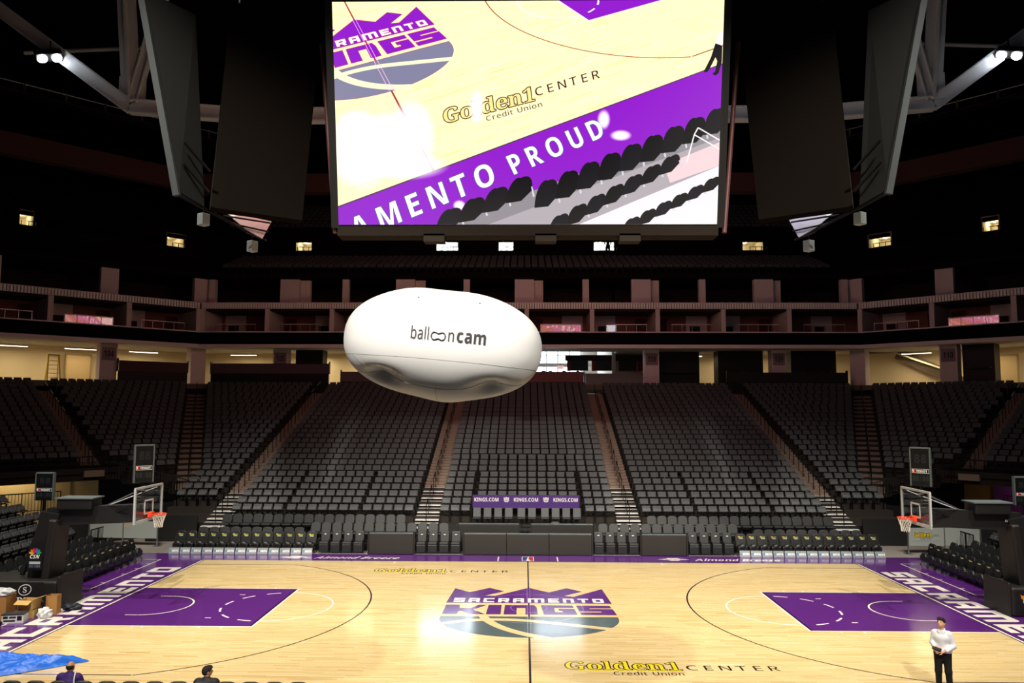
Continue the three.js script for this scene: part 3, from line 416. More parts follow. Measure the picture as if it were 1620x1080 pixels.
doorSpots.forEach(([x, z, t, w, day], i) => { // lit vestibules behind the openings
  const g = struct('door'); g.name = `door_${30 + i}`; g.position.set(x, FU, z); g.rotation.y = t; const m = day ? vest : vestWarm;
  part('back_wall', box(w + 0.4, 2.0, 0.1, 0, 0.9, -3.0), m, g); for (const s of [-1, 1]) part('side_wall', box(0.1, 2.0, 3.0, s * (w / 2 + 0.05), 0.9, -1.5), m, g); part('ceiling_panel', box(w + 0.2, 0.1, 3.0, 0, 1.85, -1.5), m, g);
  part('tube_lamp', box(0.14, 0.05, 1.1, -0.2, 1.76, -1.6), glow(day ? 0xf2f8ff : 0xfff4d8, day ? 12 : 3), g); const l = new THREE.PointLight(day ? 0xe6f2ff : 0xffecc4, day ? 30 : 4); l.name = 'tube_light'; l.position.set(-0.2, 1.6, -1.6); l.castShadow = true; g.add(l);
  const r = thing('door_railing', `thin railing across a lit upper doorway, ${i < 5 ? ORD[i + 1] + ' from left, straight side' : (i < 7 ? 'left' : 'right') + ' corner, ' + (i % 2 ? 'inner one' : 'outer one')}`, 'railing', [x, FU, z], t); for (const y of [0.55, 0.95]) part('rail', box(w * 0.9, 0.05, 0.05, 0.4, y, 0.35), MAT.blackMetal, r); for (const q of [-0.4, 0.1, 0.6, 1.1]) part('post', box(0.05, 0.95, 0.05, q, 0.48, 0.35), MAT.blackMetal, r);
});
// bulkhead ring under the roof and high catwalk rails
ringThing('trim_bulkhead', SO - 0.3, SO + 0.6, 23.5, 25.0, M(0x4a2f30, 0.95));
for (const [s, w] of [[-1, 'left'], [1, 'right']]) { const t = thing('catwalk_rail', `thin steel catwalk railing high up at the ${w} edge under the lamp`, 'railing'); const P = (u, y) => { const [x, z] = corner(SO - 3, u, s); return [x, y, z]; }; for (const y of [26.9, 27.5]) part('rail', bar(P(-6, y), P(16, y), 0.04), MAT.steel, t); for (let u = -6; u <= 16; u += 2.4) part('post', box(0.12, 0.75, 0.12, ...P(u, 27.2)), MAT.steel, t); part('deck', beam(P(-6, 26.8), P(16, 26.8), 1.0, 0.06), MAT.black, t); }
// ---------------------------------------------------------------- stadium seats of the lower bowl
const seatGeo = {
  back: rbox(0.45, 0.3, 0.06, 0, 0.73, -0.04, 0.05, 2, -0.16), pan: rbox(0.43, 0.2, 0.07, 0, 0.69, 0.06, 0.03, 1, -0.45),
  bolt: new THREE.SphereGeometry(0.016, 8, 6).translate(0, 0.585, 0.13), frame: merge(box(0.03, 0.5, 0.07, -0.245, 0.25, 0.0), box(0.03, 0.5, 0.07, 0.245, 0.25, 0.0), box(0.03, 0.04, 0.26, -0.245, 0.56, 0.06), box(0.03, 0.04, 0.26, 0.245, 0.56, 0.06), box(0.46, 0.06, 0.05, 0, 0.52, -0.03)),
};
const tintOf = (g, c) => { const n = plain([g])[0].clone(), a = new Float32Array(n.attributes.position.count * 3); for (let i = 0; i < a.length; i += 3) c.toArray(a, i); n.setAttribute('color', new THREE.BufferAttribute(a, 3)); n.deleteAttribute('uv'); return n; };
const seatLow = mergeGeometries([tintOf(rbox(0.45, 0.3, 0.06, 0, 0.73, -0.04, 0.045, 1, -0.16), MAT.seat.color), tintOf(box(0.43, 0.2, 0.07, 0, 0.69, 0.06, -0.45), MAT.seat.color), tintOf(seatGeo.frame, MAT.blackMetal.color)]);
function makeSeat(label) { const t = thing('stadium_seat', label, 'seat', [0, 0, 0], 0, 'stadium seats of the lower bowl'); part('backrest', seatGeo.back, MAT.seat, t); part('seat_pan', seatGeo.pan, MAT.seat, t); part('bolt', seatGeo.bolt, MAT.steel, t); part('frame', seatGeo.frame, MAT.blackMetal, t); return t; }
const SEATS = []; // { x, y, z, turn, label }
const lay = (x0, groups, pitch, gap) => { const out = []; let x = x0; groups.forEach((n, i) => { for (let k = 0; k < n; k++) { out.push(x + pitch / 2); x += pitch; } x += gap; }); return out; };
function straightRow(n, xs, section) { xs.forEach((x, i) => SEATS.push({ x, y: rowY(n), z: -13 - rowO(n), turn: 0, row: n, label: `dark grey seat, ${ORD[n]} row up, ${ORD[i + 1]} from left, ${section}` })); }
for (let n = 1; n <= LAST; n++) {
  if (n <= 2) { straightRow(n, lay(-4.5, [3], 0.535, 0), 'short block left of the purple banner'); straightRow(n, lay(2.9, [3], 0.535, 0), 'short block right of the purple banner'); }
  else if (n <= 6) straightRow(n, lay(-4.5, [3, 10, 3], 0.535, 0.22), 'centre block');
  else straightRow(n, n <= 9 ? lay(-4.5, [16], 0.5625, 0) : lay(-4.5, [17], 0.53, 0), 'centre block');
  for (const [s, w] of [[-1, 'left'], [1, 'right']]) {
    const x0 = s < 0 ? -15.2 : 5.78; straightRow(n, n <= 6 ? lay(x0, [5, 7, 5], 0.537, 0.14) : lay(x0, [18], 0.525, 0), `block ${w} of the centre block`);
    if (n >= 3) { const xe = n <= 6 ? 18.8 : mitreX(rowO(n)) - 0.78, num = Math.floor((xe - 16.5) / 0.53), xs = lay(16.5, [num], (xe - 16.5) / num, 0).map((x) => s * x).sort((a, b) => a - b); straightRow(n, xs, `small block beyond the ${w} end stairway`); }
    if (n >= 7) { const o = rowO(n); for (const [u0, u1, lab] of [[mitreU(o) + 0.8, n < 10 ? 5.3 - (10 - n) : 5.38, 'corner block'], [6.45, n >= 10 ? mitreU2(o) : 0, 'outer corner block']]) for (let u = u0 + 0.27; u + 0.26 < u1; u += 0.54) { const [x, z] = corner(o, u, s); SEATS.push({ x, y: rowY(n), z, turn: -s * PI / 4, row: n }); } }
  }
}
{ const cam = camera.position, D = (q) => Math.hypot(q.x - cam.x, q.y - cam.y, q.z - cam.z);
  const list = SEATS.filter((q) => q.label).sort((a, b) => a.row - b.row || D(a) - D(b)).slice(0, 300), set = new Set(list);
  list.forEach((q, i) => { const t = i ? copyOf(list.proto, q.label, [q.x, q.y, q.z], q.turn) : (list.proto = makeSeat(q.label)); if (!i) { t.position.set(q.x, q.y, q.z); } });
  const rest = SEATS.filter((q) => !set.has(q)), im = new THREE.InstancedMesh(seatLow, new THREE.MeshPhysicalMaterial({ vertexColors: true, roughness: 0.75 }), rest.length), m4 = new THREE.Matrix4();
  rest.forEach((q, i) => { m4.makeRotationY(q.turn).setPosition(q.x, q.y, q.z); im.setMatrixAt(i, m4); });
  im.name = 'stadium_seats'; im.userData = { label: 'hundreds of dark grey stadium seats filling the upper rows of the lower bowl', category: 'seats', kind: 'stuff' }; scene.add(shadowed(im)); }
// seats of the upper tier, hardly visible
{ const spots = []; for (let k = 0; k < 6; k++) for (let x = -24; x < 24; x += 0.56) spots.push([x, 17.2 + k * 0.3, -13 - SO - 1.1 - k * 0.8]); for (let k = 0; k < 7; k++) for (let x = -27; x < 27; x += 0.56) spots.push([x, 22.5 + k * 0.5, -13 - SO - 9.5 - k * 0.8]); for (let x = -24.4; x < 24.4; x += 0.6) spots.push([x, 14.4, -34.6]);
  const im = new THREE.InstancedMesh(seatLow, new THREE.MeshPhysicalMaterial({ vertexColors: true, roughness: 0.75 }), spots.length), m4 = new THREE.Matrix4(); spots.forEach((p, i) => { im.setMatrixAt(i, m4.makeTranslation(...p)); }); im.name = 'upper_tier_seats'; im.userData = { label: 'rows of dark seats of the unlit upper tier', category: 'seats', kind: 'stuff' }; scene.add(shadowed(im)); }

// ---------------------------------------------------------------- courtside chairs
const archShape = (w, h, r) => { const s = new THREE.Shape(); s.moveTo(-w / 2, 0); s.lineTo(-w / 2, h - r); s.bezierCurveTo(-w / 2, h - r * 0.3, -w / 2 + r * 0.35, h, -w / 2 + r, h); s.lineTo(w / 2 - r, h); s.bezierCurveTo(w / 2 - r * 0.35, h, w / 2, h - r * 0.3, w / 2, h - r); s.lineTo(w / 2, 0); s.closePath(); return s; };
function padGeo(w, h, r, t) { const g = new THREE.ExtrudeGeometry(archShape(w, h, r), { depth: t, bevelEnabled: true, bevelThickness: 0.018, bevelSize: 0.016, bevelSegments: 2, curveSegments: 5 }); g.translate(0, 0, -t / 2); return g; }
const chairGeo = {
  back: padGeo(0.42, 0.4, 0.15, 0.045).rotateX(-0.2).translate(0, 0.5, -0.14), seat: rbox(0.45, 0.08, 0.42, 0, 0.45, 0.06, 0.035, 2), seatUp: rbox(0.42, 0.36, 0.075, 0, 0.5, 0.02, 0.035, 2, -0.15),
  frame: merge(bar([-0.24, 0, 0.24], [-0.22, 0.86, -0.24], 0.015), bar([0.24, 0, 0.24], [0.22, 0.86, -0.24], 0.015), bar([-0.22, 0.43, 0.2], [-0.24, 0, -0.26], 0.015), bar([0.22, 0.43, 0.2], [0.24, 0, -0.26], 0.015), bar([-0.24, 0.16, 0.15], [0.24, 0.16, 0.15], 0.012), bar([-0.235, 0.12, -0.2], [0.235, 0.12, -0.2], 0.012)),
  cover: padGeo(0.46, 0.5, 0.16, 0.05).rotateX(-0.2).translate(0, 0.44, -0.12), skirt: rbox(0.46, 0.24, 0.4, 0, 0.33, 0.06, 0.05, 2), bulb: new THREE.SphereGeometry(0.17, 14, 10).scale(1.15, 0.85, 0.7).translate(0, 0.42, 0.17),
};
const sponsorMap = canvas(128, 80, (c) => { c.fillStyle = '#14171a'; c.fillRect(0, 0, 128, 80); c.fillStyle = '#f08a1c'; c.beginPath(); c.moveTo(10, 34); c.lineTo(6, 12); c.lineTo(22, 22); c.lineTo(30, 6); c.lineTo(38, 22); c.lineTo(50, 12); c.lineTo(50, 32); c.fill(); c.font = 'bold 34px sans-serif'; c.fillStyle = '#a6d42a'; c.fillText('DRAFT', 14, 48); c.fillStyle = '#f2f6ea'; c.font = 'bold 27px sans-serif'; c.fillText('KINGS', 30, 72); });
const wingMap = canvas(128, 48, (c) => { c.fillStyle = '#15181a'; c.fillRect(0, 0, 128, 48); c.fillStyle = '#e8eadd'; for (const s of [-1, 1]) { c.beginPath(); c.moveTo(64, 32); c.lineTo(64 + s * 58, 12); c.lineTo(64 + s * 46, 28); c.lineTo(64 + s * 14, 38); c.fill(); } c.fillStyle = '#e6c93a'; c.beginPath(); c.ellipse(64, 24, 20, 14, 0, 0, 7); c.fill(); });
const smallMark = canvas(96, 48, (c) => { c.fillStyle = '#23272a'; c.fillRect(0, 0, 96, 48); c.fillStyle = '#f0f2f2'; c.beginPath(); c.moveTo(4, 18); c.lineTo(34, 22); c.lineTo(48, 12); c.lineTo(62, 22); c.lineTo(92, 18); c.lineTo(66, 32); c.lineTo(48, 38); c.lineTo(30, 32); c.fill(); });
const kickMap = canvas(192, 96, (c) => { c.fillStyle = '#8d9598'; c.fillRect(0, 0, 192, 96); c.fillStyle = '#3b86c6'; c.beginPath(); c.moveTo(10, 66); c.lineTo(30, 26); c.lineTo(56, 66); c.fill(); c.font = 'italic bold 46px sans-serif'; c.fillStyle = '#ffffff'; c.fillText('BRITA', 48, 66); });
const decal = (map, rough = 0.5) => new THREE.MeshStandardMaterial({ map, roughness: rough });
const sponsorMat = decal(sponsorMap), wingMat = decal(wingMap), markMat = decal(smallMark), kickMat = decal(kickMap, 0.3);
function padChair(label, group) { const t = thing('padded_chair', label, 'chair', [0, 0, 0], 0, group); part('backrest', chairGeo.back, MAT.vinylSoft, t); part('seat', chairGeo.seat, MAT.vinylSoft, t); part('frame', chairGeo.frame, MAT.blackMetal, t); return t; }
function coverChair(label, group, map, kick) { const t = thing('courtside_chair', label, 'chair', [0, 0, 0], 0, group); part('back_cover', chairGeo.cover, MAT.vinyl, t); part('seat', chairGeo.skirt, MAT.vinyl, t); part('seat_front', chairGeo.bulb, MAT.vinyl, t); part('frame', chairGeo.frame, MAT.blackMetal, t); part('logo', card(0.27, map === sponsorMat ? 0.17 : 0.11, 0, 0, 0).rotateX(-0.2).translate(0, 0.79, -0.135), map, t, 'small printed logo'); return t; }
function clubChair(label) { const t = thing('club_chair', label, 'chair', [0, 0, 0], 0, 'club chairs beside the boards'); part('backrest', rbox(0.43, 0.52, 0.09, 0, 0.76, -0.14, 0.05, 2, -0.14), MAT.vinylSoft, t); part('seat', rbox(0.42, 0.12, 0.42, 0, 0.5, 0.05, 0.04, 2), MAT.vinylSoft, t); part('skirt', rbox(0.43, 0.36, 0.34, 0, 0.26, 0.08, 0.03, 1), MAT.vinyl, t); for (const s of [-1, 1]) { part('arm', merge(box(0.04, 0.05, 0.36, s * 0.235, 0.62, 0.04), box(0.03, 0.6, 0.06, s * 0.235, 0.3, 0.12)), MAT.blackMetal, t); } part('logo', card(0.16, 0.08, 0, 0, 0).rotateX(-0.14).translate(0, 0.86, -0.095), markMat, t, 'small white printed mark'); part('foot_rail', box(0.5, 0.03, 0.05, 0, 0.03, 0.2), MAT.steel, t); return t; }
const protos = {};
function putChair(kind, make, label, pos, turn = 0) { if (!protos[kind]) { protos[kind] = make(label); protos[kind].position.set(...pos); protos[kind].rotation.y = turn; return protos[kind]; } return copyOf(protos[kind], label, pos, turn); }
const sideWord = { '-1': 'left', 1: 'right' };
for (const s of [-1, 1]) {
  for (let i = 0; i < 13; i++) { const x = s < 0 ? -16.25 + i * 0.512 : 9.85 + i * 0.508;
    putChair('sponsor', (l) => coverChair(l, 'courtside chairs with green logos', sponsorMat), `black courtside chair with green logo, ${ORD[i + 1]} from left, ${sideWord[s]} sideline row`, [x, -0.02, -9.5]);
    const k = thing('kick_panel', `grey slanted footboard reading BRITA, ${ORD[i + 1]} from left in the ${sideWord[s]} row`, 'footboard', [x, 0, -8.98], 0, 'footboards in front of the courtside chairs'); part('panel', box(0.47, 0.3, 0.02, 0, 0.14, 0, -0.28), M(0x70777a, 0.35), k); part('print', card(0.45, 0.26, 0, 0.143, 0.0125, 0, -0.28), kickMat, k); part('stay', box(0.4, 0.02, 0.12, 0, 0.01, -0.08), MAT.charcoal, k); }
  for (let i = 0; i < 10; i++) putChair('pad', (l) => padChair(l, 'plain padded chairs'), `black round-backed padded chair, ${ORD[i + 1]} from left, directly behind the ${sideWord[s]} logo chairs`, [s < 0 ? -15.5 + i * 0.512 : 10.9 + i * 0.512, 0.1, -10.2]);
}
for (const [x0, n, w] of [[-9.42, 4, 'beside the left logo chairs'], [-4.92, 4, 'just left of the scorers board'], [3.28, 4, 'just right of the scorers board'], [7.62, 4, 'beside the right logo chairs']]) for (let i = 0; i < n; i++) putChair('club', clubChair, `dark club chair with white mark, ${ORD[i + 1]} from left, ${w}`, [x0 + i * 0.53, -0.02, -9.45]);
// two rows of plain chairs behind
const ROWB = []; for (let i = 0; i < 13; i++) ROWB.push(-10.2 + i * 0.515); for (let i = 0; i < 13; i++) ROWB.push(3.6 + i * 0.515);
ROWB.forEach((x, i) => putChair('pad', null, `black padded chair, ${ORD[i % 13 + 1]} from left, second row ${i < 13 ? 'left' : 'right'} of centre tables`, [x, 0.28, -10.55]));
for (let i = 0; i < 18; i++) { putChair('pad', null, `black round-backed padded chair, ${ORD[i + 1]} from left in the third row on the left`, [-14.9 + i * 0.508, 0.52, -11.6]); putChair('pad', null, `black round-backed padded chair, ${ORD[i + 1]} from left in the third row on the right`, [6.1 + i * 0.508, 0.52, -11.6]); }
for (const [x0, x1, y, z0, z1] of [[-10.6, -2.9, 0.28, -11.0, -10.1], [3.2, 10.8, 0.28, -11.0, -10.1], [-15.3, -5.6, 0.52, -12.3, -11.1], [5.7, 15.3, 0.52, -12.3, -11.1], [-15.9, -10.7, 0.1, -10.7, -9.85], [10.6, 16.2, 0.1, -10.7, -9.85], [-5.6, 5.6, 0.28, -12.6, -11.05]]) struct('floor_riser', box(x1 - x0, y + 0.02, z1 - z0, (x0 + x1) / 2, (y - 0.02) / 2, (z0 + z1) / 2), MAT.charcoal);
putChair('pad', null, 'single black padded chair behind the right half of the rear table', [1.35, 0.28, -11.15]);
// team chairs on the platform before the purple banner
for (let i = 0; i < 10; i++) { const x = -2.55 + i * 0.535 + (i > 5 ? 0.22 : i > 3 ? 0.1 : 0); putChair('bench', (l) => { const t = thing('platform_chair', l, 'chair', [0, 0, 0], 0, 'chairs below the purple banner'); part('backrest', rbox(0.4, 0.5, 0.07, 0, 0.66, -0.1, 0.05, 2, -0.12), MAT.seat, t); part('seat', rbox(0.42, 0.09, 0.4, 0, 0.42, 0.08, 0.03, 1), MAT.vinyl, t); part('leg', box(0.06, 0.4, 0.06, 0, 0.2, 0.02), MAT.blackMetal, t); return t; }, `grey chair below the purple banner, ${ORD[i + 1]} from left`, [x, 0.78, -12.45]); }
struct('floor_platform', merge(box(5.6, 0.06, 1.0, 0, 0.75, -12.4), box(5.6, 0.12, 0.06, 0, 0.68, -11.88)), MAT.black);
const bannerMap = canvas(2048, 256, (c) => { c.fillStyle = '#472078'; c.fillRect(0, 0, 2048, 256); c.fillStyle = '#f5f3f7'; c.font = 'bold 104px sans-serif'; c.textAlign = 'center'; for (const x of [262, 1024, 1786]) { c.save(); c.translate(x, 128); c.fillText('KINGS.COM', 0, 0, 480); c.restore(); } for (const x of [648, 1410]) { c.fillStyle = '#e9e4ee'; c.beginPath(); c.moveTo(x - 52, 40); c.lineTo(x - 26, 54); c.lineTo(x, 36); c.lineTo(x + 26, 54); c.lineTo(x + 52, 40); c.lineTo(x + 48, 112); c.bezierCurveTo(x + 40, 150, x - 40, 150, x - 48, 112); c.fill(); c.fillStyle = '#472078'; c.fillRect(x - 40, 72, 80, 8); c.fillRect(x - 40, 100, 80, 8); c.fillRect(x - 4, 108, 8, 30); } });
{ const t = thing('banner', 'purple banner reading KINGS.COM three times across the centre seats', 'banner', [-0.08, 1.62, -12.95]); part('board', box(5.44, 0.66, 0.04, 0, 0.33, 0), M(0x472078, 0.6), t); part('print', card(5.42, 0.64, 0, 0.33, 0.023), decal(bannerMap, 0.6), t); for (const s of [-1, 1]) part('post', box(0.06, 1.0, 0.06, s * 2.76, 0.1, 0), MAT.blackMetal, t); }
// unlit advertising boards along the sideline
function adBoard(x0, x1, panels, label, y = 0, h = 0.99, z = -9.15) { const t = thing('advertising_board', label, 'board', [(x0 + x1) / 2, y, z]); const w = (x1 - x0) / panels; for (let i = 0; i < panels; i++) { const cx = -(x1 - x0) / 2 + w * (i + 0.5); part('panel', rbox(w - 0.02, h - 0.09, 0.12, cx, (h - 0.09) / 2 + 0.02, 0, 0.012), M(0x1b1916, 0.5, { map: tiled(grain([255, 250, 240], 0.3, 64), 6) }), t); part('top_rail', rbox(w - 0.015, 0.06, 0.2, cx, h - 0.04, -0.03, 0.02, 2), M(0x596468, 0.35, { metalness: 0.5 }), t); } for (const s of [-1, 1]) part('end_post', box(0.05, h, 0.16, s * ((x1 - x0) / 2 + 0.03), h / 2, -0.02), MAT.black, t); part('table_top', box(x1 - x0, 0.03, 0.5, 0, h - 0.12, -0.33), MAT.charcoal, t); return t; }
adBoard(-7.3, -5.25, 1, 'small blank dark advertising board left of the centre chairs'); adBoard(-2.93, 2.93, 3, 'long blank dark scorers board of three panels at centre court'); adBoard(5.2, 7.25, 1, 'small blank dark advertising board right of the centre chairs');
adBoard(-3.3, -0.4, 1, 'black rear table behind the scorers board, left half', 0.28, 0.98, -10.3); adBoard(0.16, 3.1, 1, 'black rear table behind the scorers board, right half', 0.28, 0.98, -10.3);

// chairs along the two ends, facing the court
for (const s of [-1, 1]) {
  for (let r = 0; r < 3; r++) for (let i = 0; i < 13; i++) { const z = -7.35 + i * 0.58, x = s * (17.25 + r * 0.92), turn = -s * PI / 2; if (r === 0 && z > -1.3 || z > -1.2) continue;
    const lab = `${ORD[i + 1]} from far corner, ${['front', 'second', 'third'][r]} row, ${sideWord[s]} end`;
    if (r === 0) putChair('ends', (l) => { const t = coverChair(l, 'end chairs with small winged logos', wingMat); t.name = numbered('end_chair'); return t; }, `black chair with winged logo, ${lab}`, [x, -0.02 + 0.0, z], turn); else putChair('pad', null, `plain black padded chair, ${lab}`, [x, -0.02 + r * 0.09, z], turn); }
  struct('floor_riser', box(1.9, 0.16, 9, s * 18.6, 0.06, -3.6), MAT.charcoal);
  // retractable end stand behind them
  const stand = [], n = 7; for (let k = 0; k < n; k++) stand.push(box(0.8, 0.3 + k * 0.36, 13, s * (20.75 + k * 0.8), (0.3 + k * 0.36) / 2 - 0.01, -2.6)); struct('terrace_end', merge(stand), MAT.terrace);
  for (let k = 0; k < n; k++) for (let i = 0; i < 14; i++) { const z = -8.7 + i * 0.535, x = s * (20.95 + k * 0.8), y = 0.3 + k * 0.36; if (Math.abs(x + 0.146) / (26.28 - z) > 0.7) continue; putChair('endseat', (l) => { const t = makeSeat(l); t.userData.group = 'seats of the end stands'; t.name = numbered('end_stand_seat'); return t; }, `dark grey ${sideWord[s]} end stand seat, ${ORD[k + 1]} row up, ${ORD[i + 1]} from far side`, [x, y - 0.01, z], -s * PI / 2); }
}
// ---------------------------------------------------------------- centre-hung scoreboard
function quadPanel(a, b, c, d, t) { // slab over four corners (a b bottom, c d top; a-d one side), thickness t away from the viewer's side
  const A = [a, b, c, d].map((p) => new THREE.Vector3(...p)), n = A[1].clone().sub(A[0]).cross(A[3].clone().sub(A[0])).normalize(), B = A.map((p) => p.clone().addScaledVector(n, -t)), pos = [], uv = [];
  const q = (p0, p1, p2, p3) => { for (const [p, u, v] of [[p0, 0, 0], [p1, 1, 0], [p2, 1, 1], [p0, 0, 0], [p2, 1, 1], [p3, 0, 1]]) { pos.push(p.x, p.y, p.z); uv.push(u, v); } };
  q(A[0], A[1], A[2], A[3]); q(B[1], B[0], B[3], B[2]); q(A[0], B[0], B[1], A[1]); q(A[1], B[1], B[2], A[2]); q(A[2], B[2], B[3], A[3]); q(A[3], B[3], B[0], A[0]);
  const g = new THREE.BufferGeometry(); g.setAttribute('position', new THREE.Float32BufferAttribute(pos, 3)); g.setAttribute('uv', new THREE.Float32BufferAttribute(uv, 2)); g.computeVertexNormals(); return g;
}
{
  const t = thing('scoreboard', 'giant centre-hung scoreboard whose lit screen shows the court and purple lettering', 'scoreboard');
  const lit = (k) => new THREE.MeshStandardMaterial({ color: 0x000000, emissive: 0xffffff, emissiveMap: screenMap, emissiveIntensity: k, roughness: 0.6 });
  const yb = 13.24, yt = 20.66, zb = -0.3, zt = 1.33;
  part('screen', quadPanel([-6.82, yb, zb], [6.67, yb, zb], [6.67, yt, zt], [-6.82, yt, zt], 0.06), lit(1.25), t, 'bright screen showing the court, the team logo and AMENTO PROUD');
  areaLight('screen_light', SCREEN_FRONT[0], SCREEN_FRONT[1], 13.4, 7.5, [-0.07, 16.95, 0.62], [-0.07, 15, 10]);
  part('housing', quadPanel([-7.1, yb - 0.1, zb - 0.08], [6.95, yb - 0.1, zb - 0.08], [6.95, yt + 0.4, zt + 0.02], [-7.1, yt + 0.4, zt + 0.02], 1.2), MAT.black, t);
  part('bottom_beam', box(13.6, 0.34, 0.8, -0.07, yb - 0.22, zb - 0.45), M(0x2c2621, 0.9, { specularIntensity: 0.2 }), t);
  for (const x of [-3.4, 0.6, 3.6]) part('hanging_box', box(0.75, 0.28, 0.5, x, yb - 0.46, zb - 0.3), M(0x3a342e, 0.9, { specularIntensity: 0.2 }), t);
  part('rear_screen', quadPanel([6.7, 14.9, -7.6], [-6.7, 14.9, -7.6], [-6.7, 21.6, -9.2], [6.7, 21.6, -9.2], 0.3), lit(1.3), t);
  areaLight('rear_screen_light', SCREEN_BACK[0], SCREEN_BACK[1], 13.2, 6.6, [0, 18.2, -8.8], [0, 15.6, -20]);
  part('rear_housing', quadPanel([-7, 14.8, -7.2], [7, 14.8, -7.2], [7, 22, -8.8], [-7, 22, -8.8], 0.25), MAT.black, t);
  for (const s of [-1, 1]) {
    // corner screens: they face the far corners, so their dark backs are seen from here
    const bi = [s * 8.05, 13.33, 0.0], bo = [s * 10.7, 13.4, 1.5], ti = [s * 8.09, 19.84, -1.6], to = [s * 10.91, 20.3, 0];
    part('wing_back', s < 0 ? quadPanel(bo, bi, ti, to, 0.35) : quadPanel(bi, bo, to, ti, 0.35), M(0x14100d, 0.95, { specularIntensity: 0.1 }), t, 'dark back of a corner screen');
    const mid = [0, 1, 2].map((k) => (bi[k] + bo[k] + ti[k] + to[k]) / 4), f = (p) => [mid[0] + (p[0] - mid[0]) * 0.86 + s * 0.22, mid[1] + (p[1] - mid[1]) * 0.95, mid[2] + (p[2] - mid[2]) * 0.86 - 0.34];
    part('wing_screen', s < 0 ? quadPanel(f(bi), f(bo), f(to), f(ti), 0.03) : quadPanel(f(bo), f(bi), f(ti), f(to), 0.03), lit(1.6), t);
    const c = s < 0 ? SCREEN_WING_LEFT : SCREEN_WING_RIGHT; { const P = [bi, bo, ti, to].map((p) => new THREE.Vector3(...p)), mid3 = P[0].clone().add(P[1]).add(P[2]).add(P[3]).multiplyScalar(0.25), nrm = P[1].clone().sub(P[0]).cross(P[2].clone().sub(P[0])).normalize(); if (nrm.z > 0) nrm.negate(); const at = mid3.clone().addScaledVector(nrm, 0.55), to2 = mid3.clone().addScaledVector(nrm, 10); areaLight('wing_screen_light', c[0], c[1], 2.4, 6.4, at.toArray(), to2.toArray()); }
    // end screens seen from inside: pale sheet, edge post, braces
    const e0 = [s * 10.78, 13.35, 1.8], e1 = [s * 11.1, 13.5, 3.0], u1 = [s * 12.55, 20.2, 3.0], u0 = [s * 11.6, 20.3, 1.2];
    part('end_sheet', s < 0 ? quadPanel(e1, e0, u0, u1, 0.05) : quadPanel(e0, e1, u1, u0, 0.05), M(0x1e2020, 0.9, { specularIntensity: 0.2 }), t, 'dull inner sheet of the end screen'); part('edge_post', beam([s * 11.12, 13.35, 3.06], [s * 12.75, 20.9, 3.06], 0.16, 0.2), M(0x3a4042, 0.5, { metalness: 0.4 }), t);
    for (const [y0, y1] of [[13.6, 14.3], [14.3, 15.0]]) part('brace', bar([s * 10.6, y0 + 0.2, 1.9], [s * 11.1, y1 + 0.2, 2.7], 0.05), MAT.blackMetal, t);
    part('deflector', quadPanel([s * 10.47, 13.28, -1.0], [s * 9.8, 12.9, -1.0], [s * 9.59, 13.61, -1.3], [s * 11.29, 13.97, -1.3], 0.03), M(0xb8bfba, 0.6), t, 'pale slanted sheet under the frame');
    for (const k of [0, 1, 2]) part('brace', bar([s * (11.2 - k * 0.4), 13.7 - k * 0.3, -0.8 - k * 0.1], [s * (9.5 + k * 0.1), 13.45 - k * 0.3, -0.9 - k * 0.1], 0.035), MAT.blackMetal, t);
    part('truss_pipe', bar([s * 7.0, 13.0, -0.6], [s * 7.9, 20.5, -1.4], 0.09), M(0x6a3d3c, 0.5), t);
    part('lower_pipe', bar([s * 11.1, 13.4, 3.0], [s * 10.4, 13.2, -1.8], 0.06), MAT.blackMetal, t);
    part('suspension_cable', bar([s * 6, 20.6, -3], [s * 6, 35.7, -3], 0.04), MAT.steel, t); part('suspension_cable', bar([s * 10, 20.6, 1.4], [s * 10, 35.7, 1.0], 0.04), MAT.steel, t);
    for (const [x, y, z] of [[11.14, 13.1, 1.0, 'left'], [10.42, 12.75, -1.7, 'left']]) { const sp = thing('loudspeaker', `small grey box hanging under the ${sideWord[s]} side of the scoreboard, ${z > 0 ? 'outer' : 'inner'} one`, 'loudspeaker', [s * x, y, z], s * 0.5); part('cabinet', rbox(0.3, 0.42, 0.3, 0, 0, 0, 0.03), M(0x9aa5a6, 0.6), sp); part('yoke', bar([0, 0.15, 0], [0, z > 0 ? 0.35 : 0.48, 0], 0.025), MAT.blackMetal, sp); }
  }
  for (const z of [-1.5, -6.6]) part('frame_truss', merge(box(14, 0.2, 0.2, 0, 21.0, z), box(14, 0.2, 0.2, 0, z < -4 ? 15.2 : 13.8, z)), MAT.blackMetal, t);
}

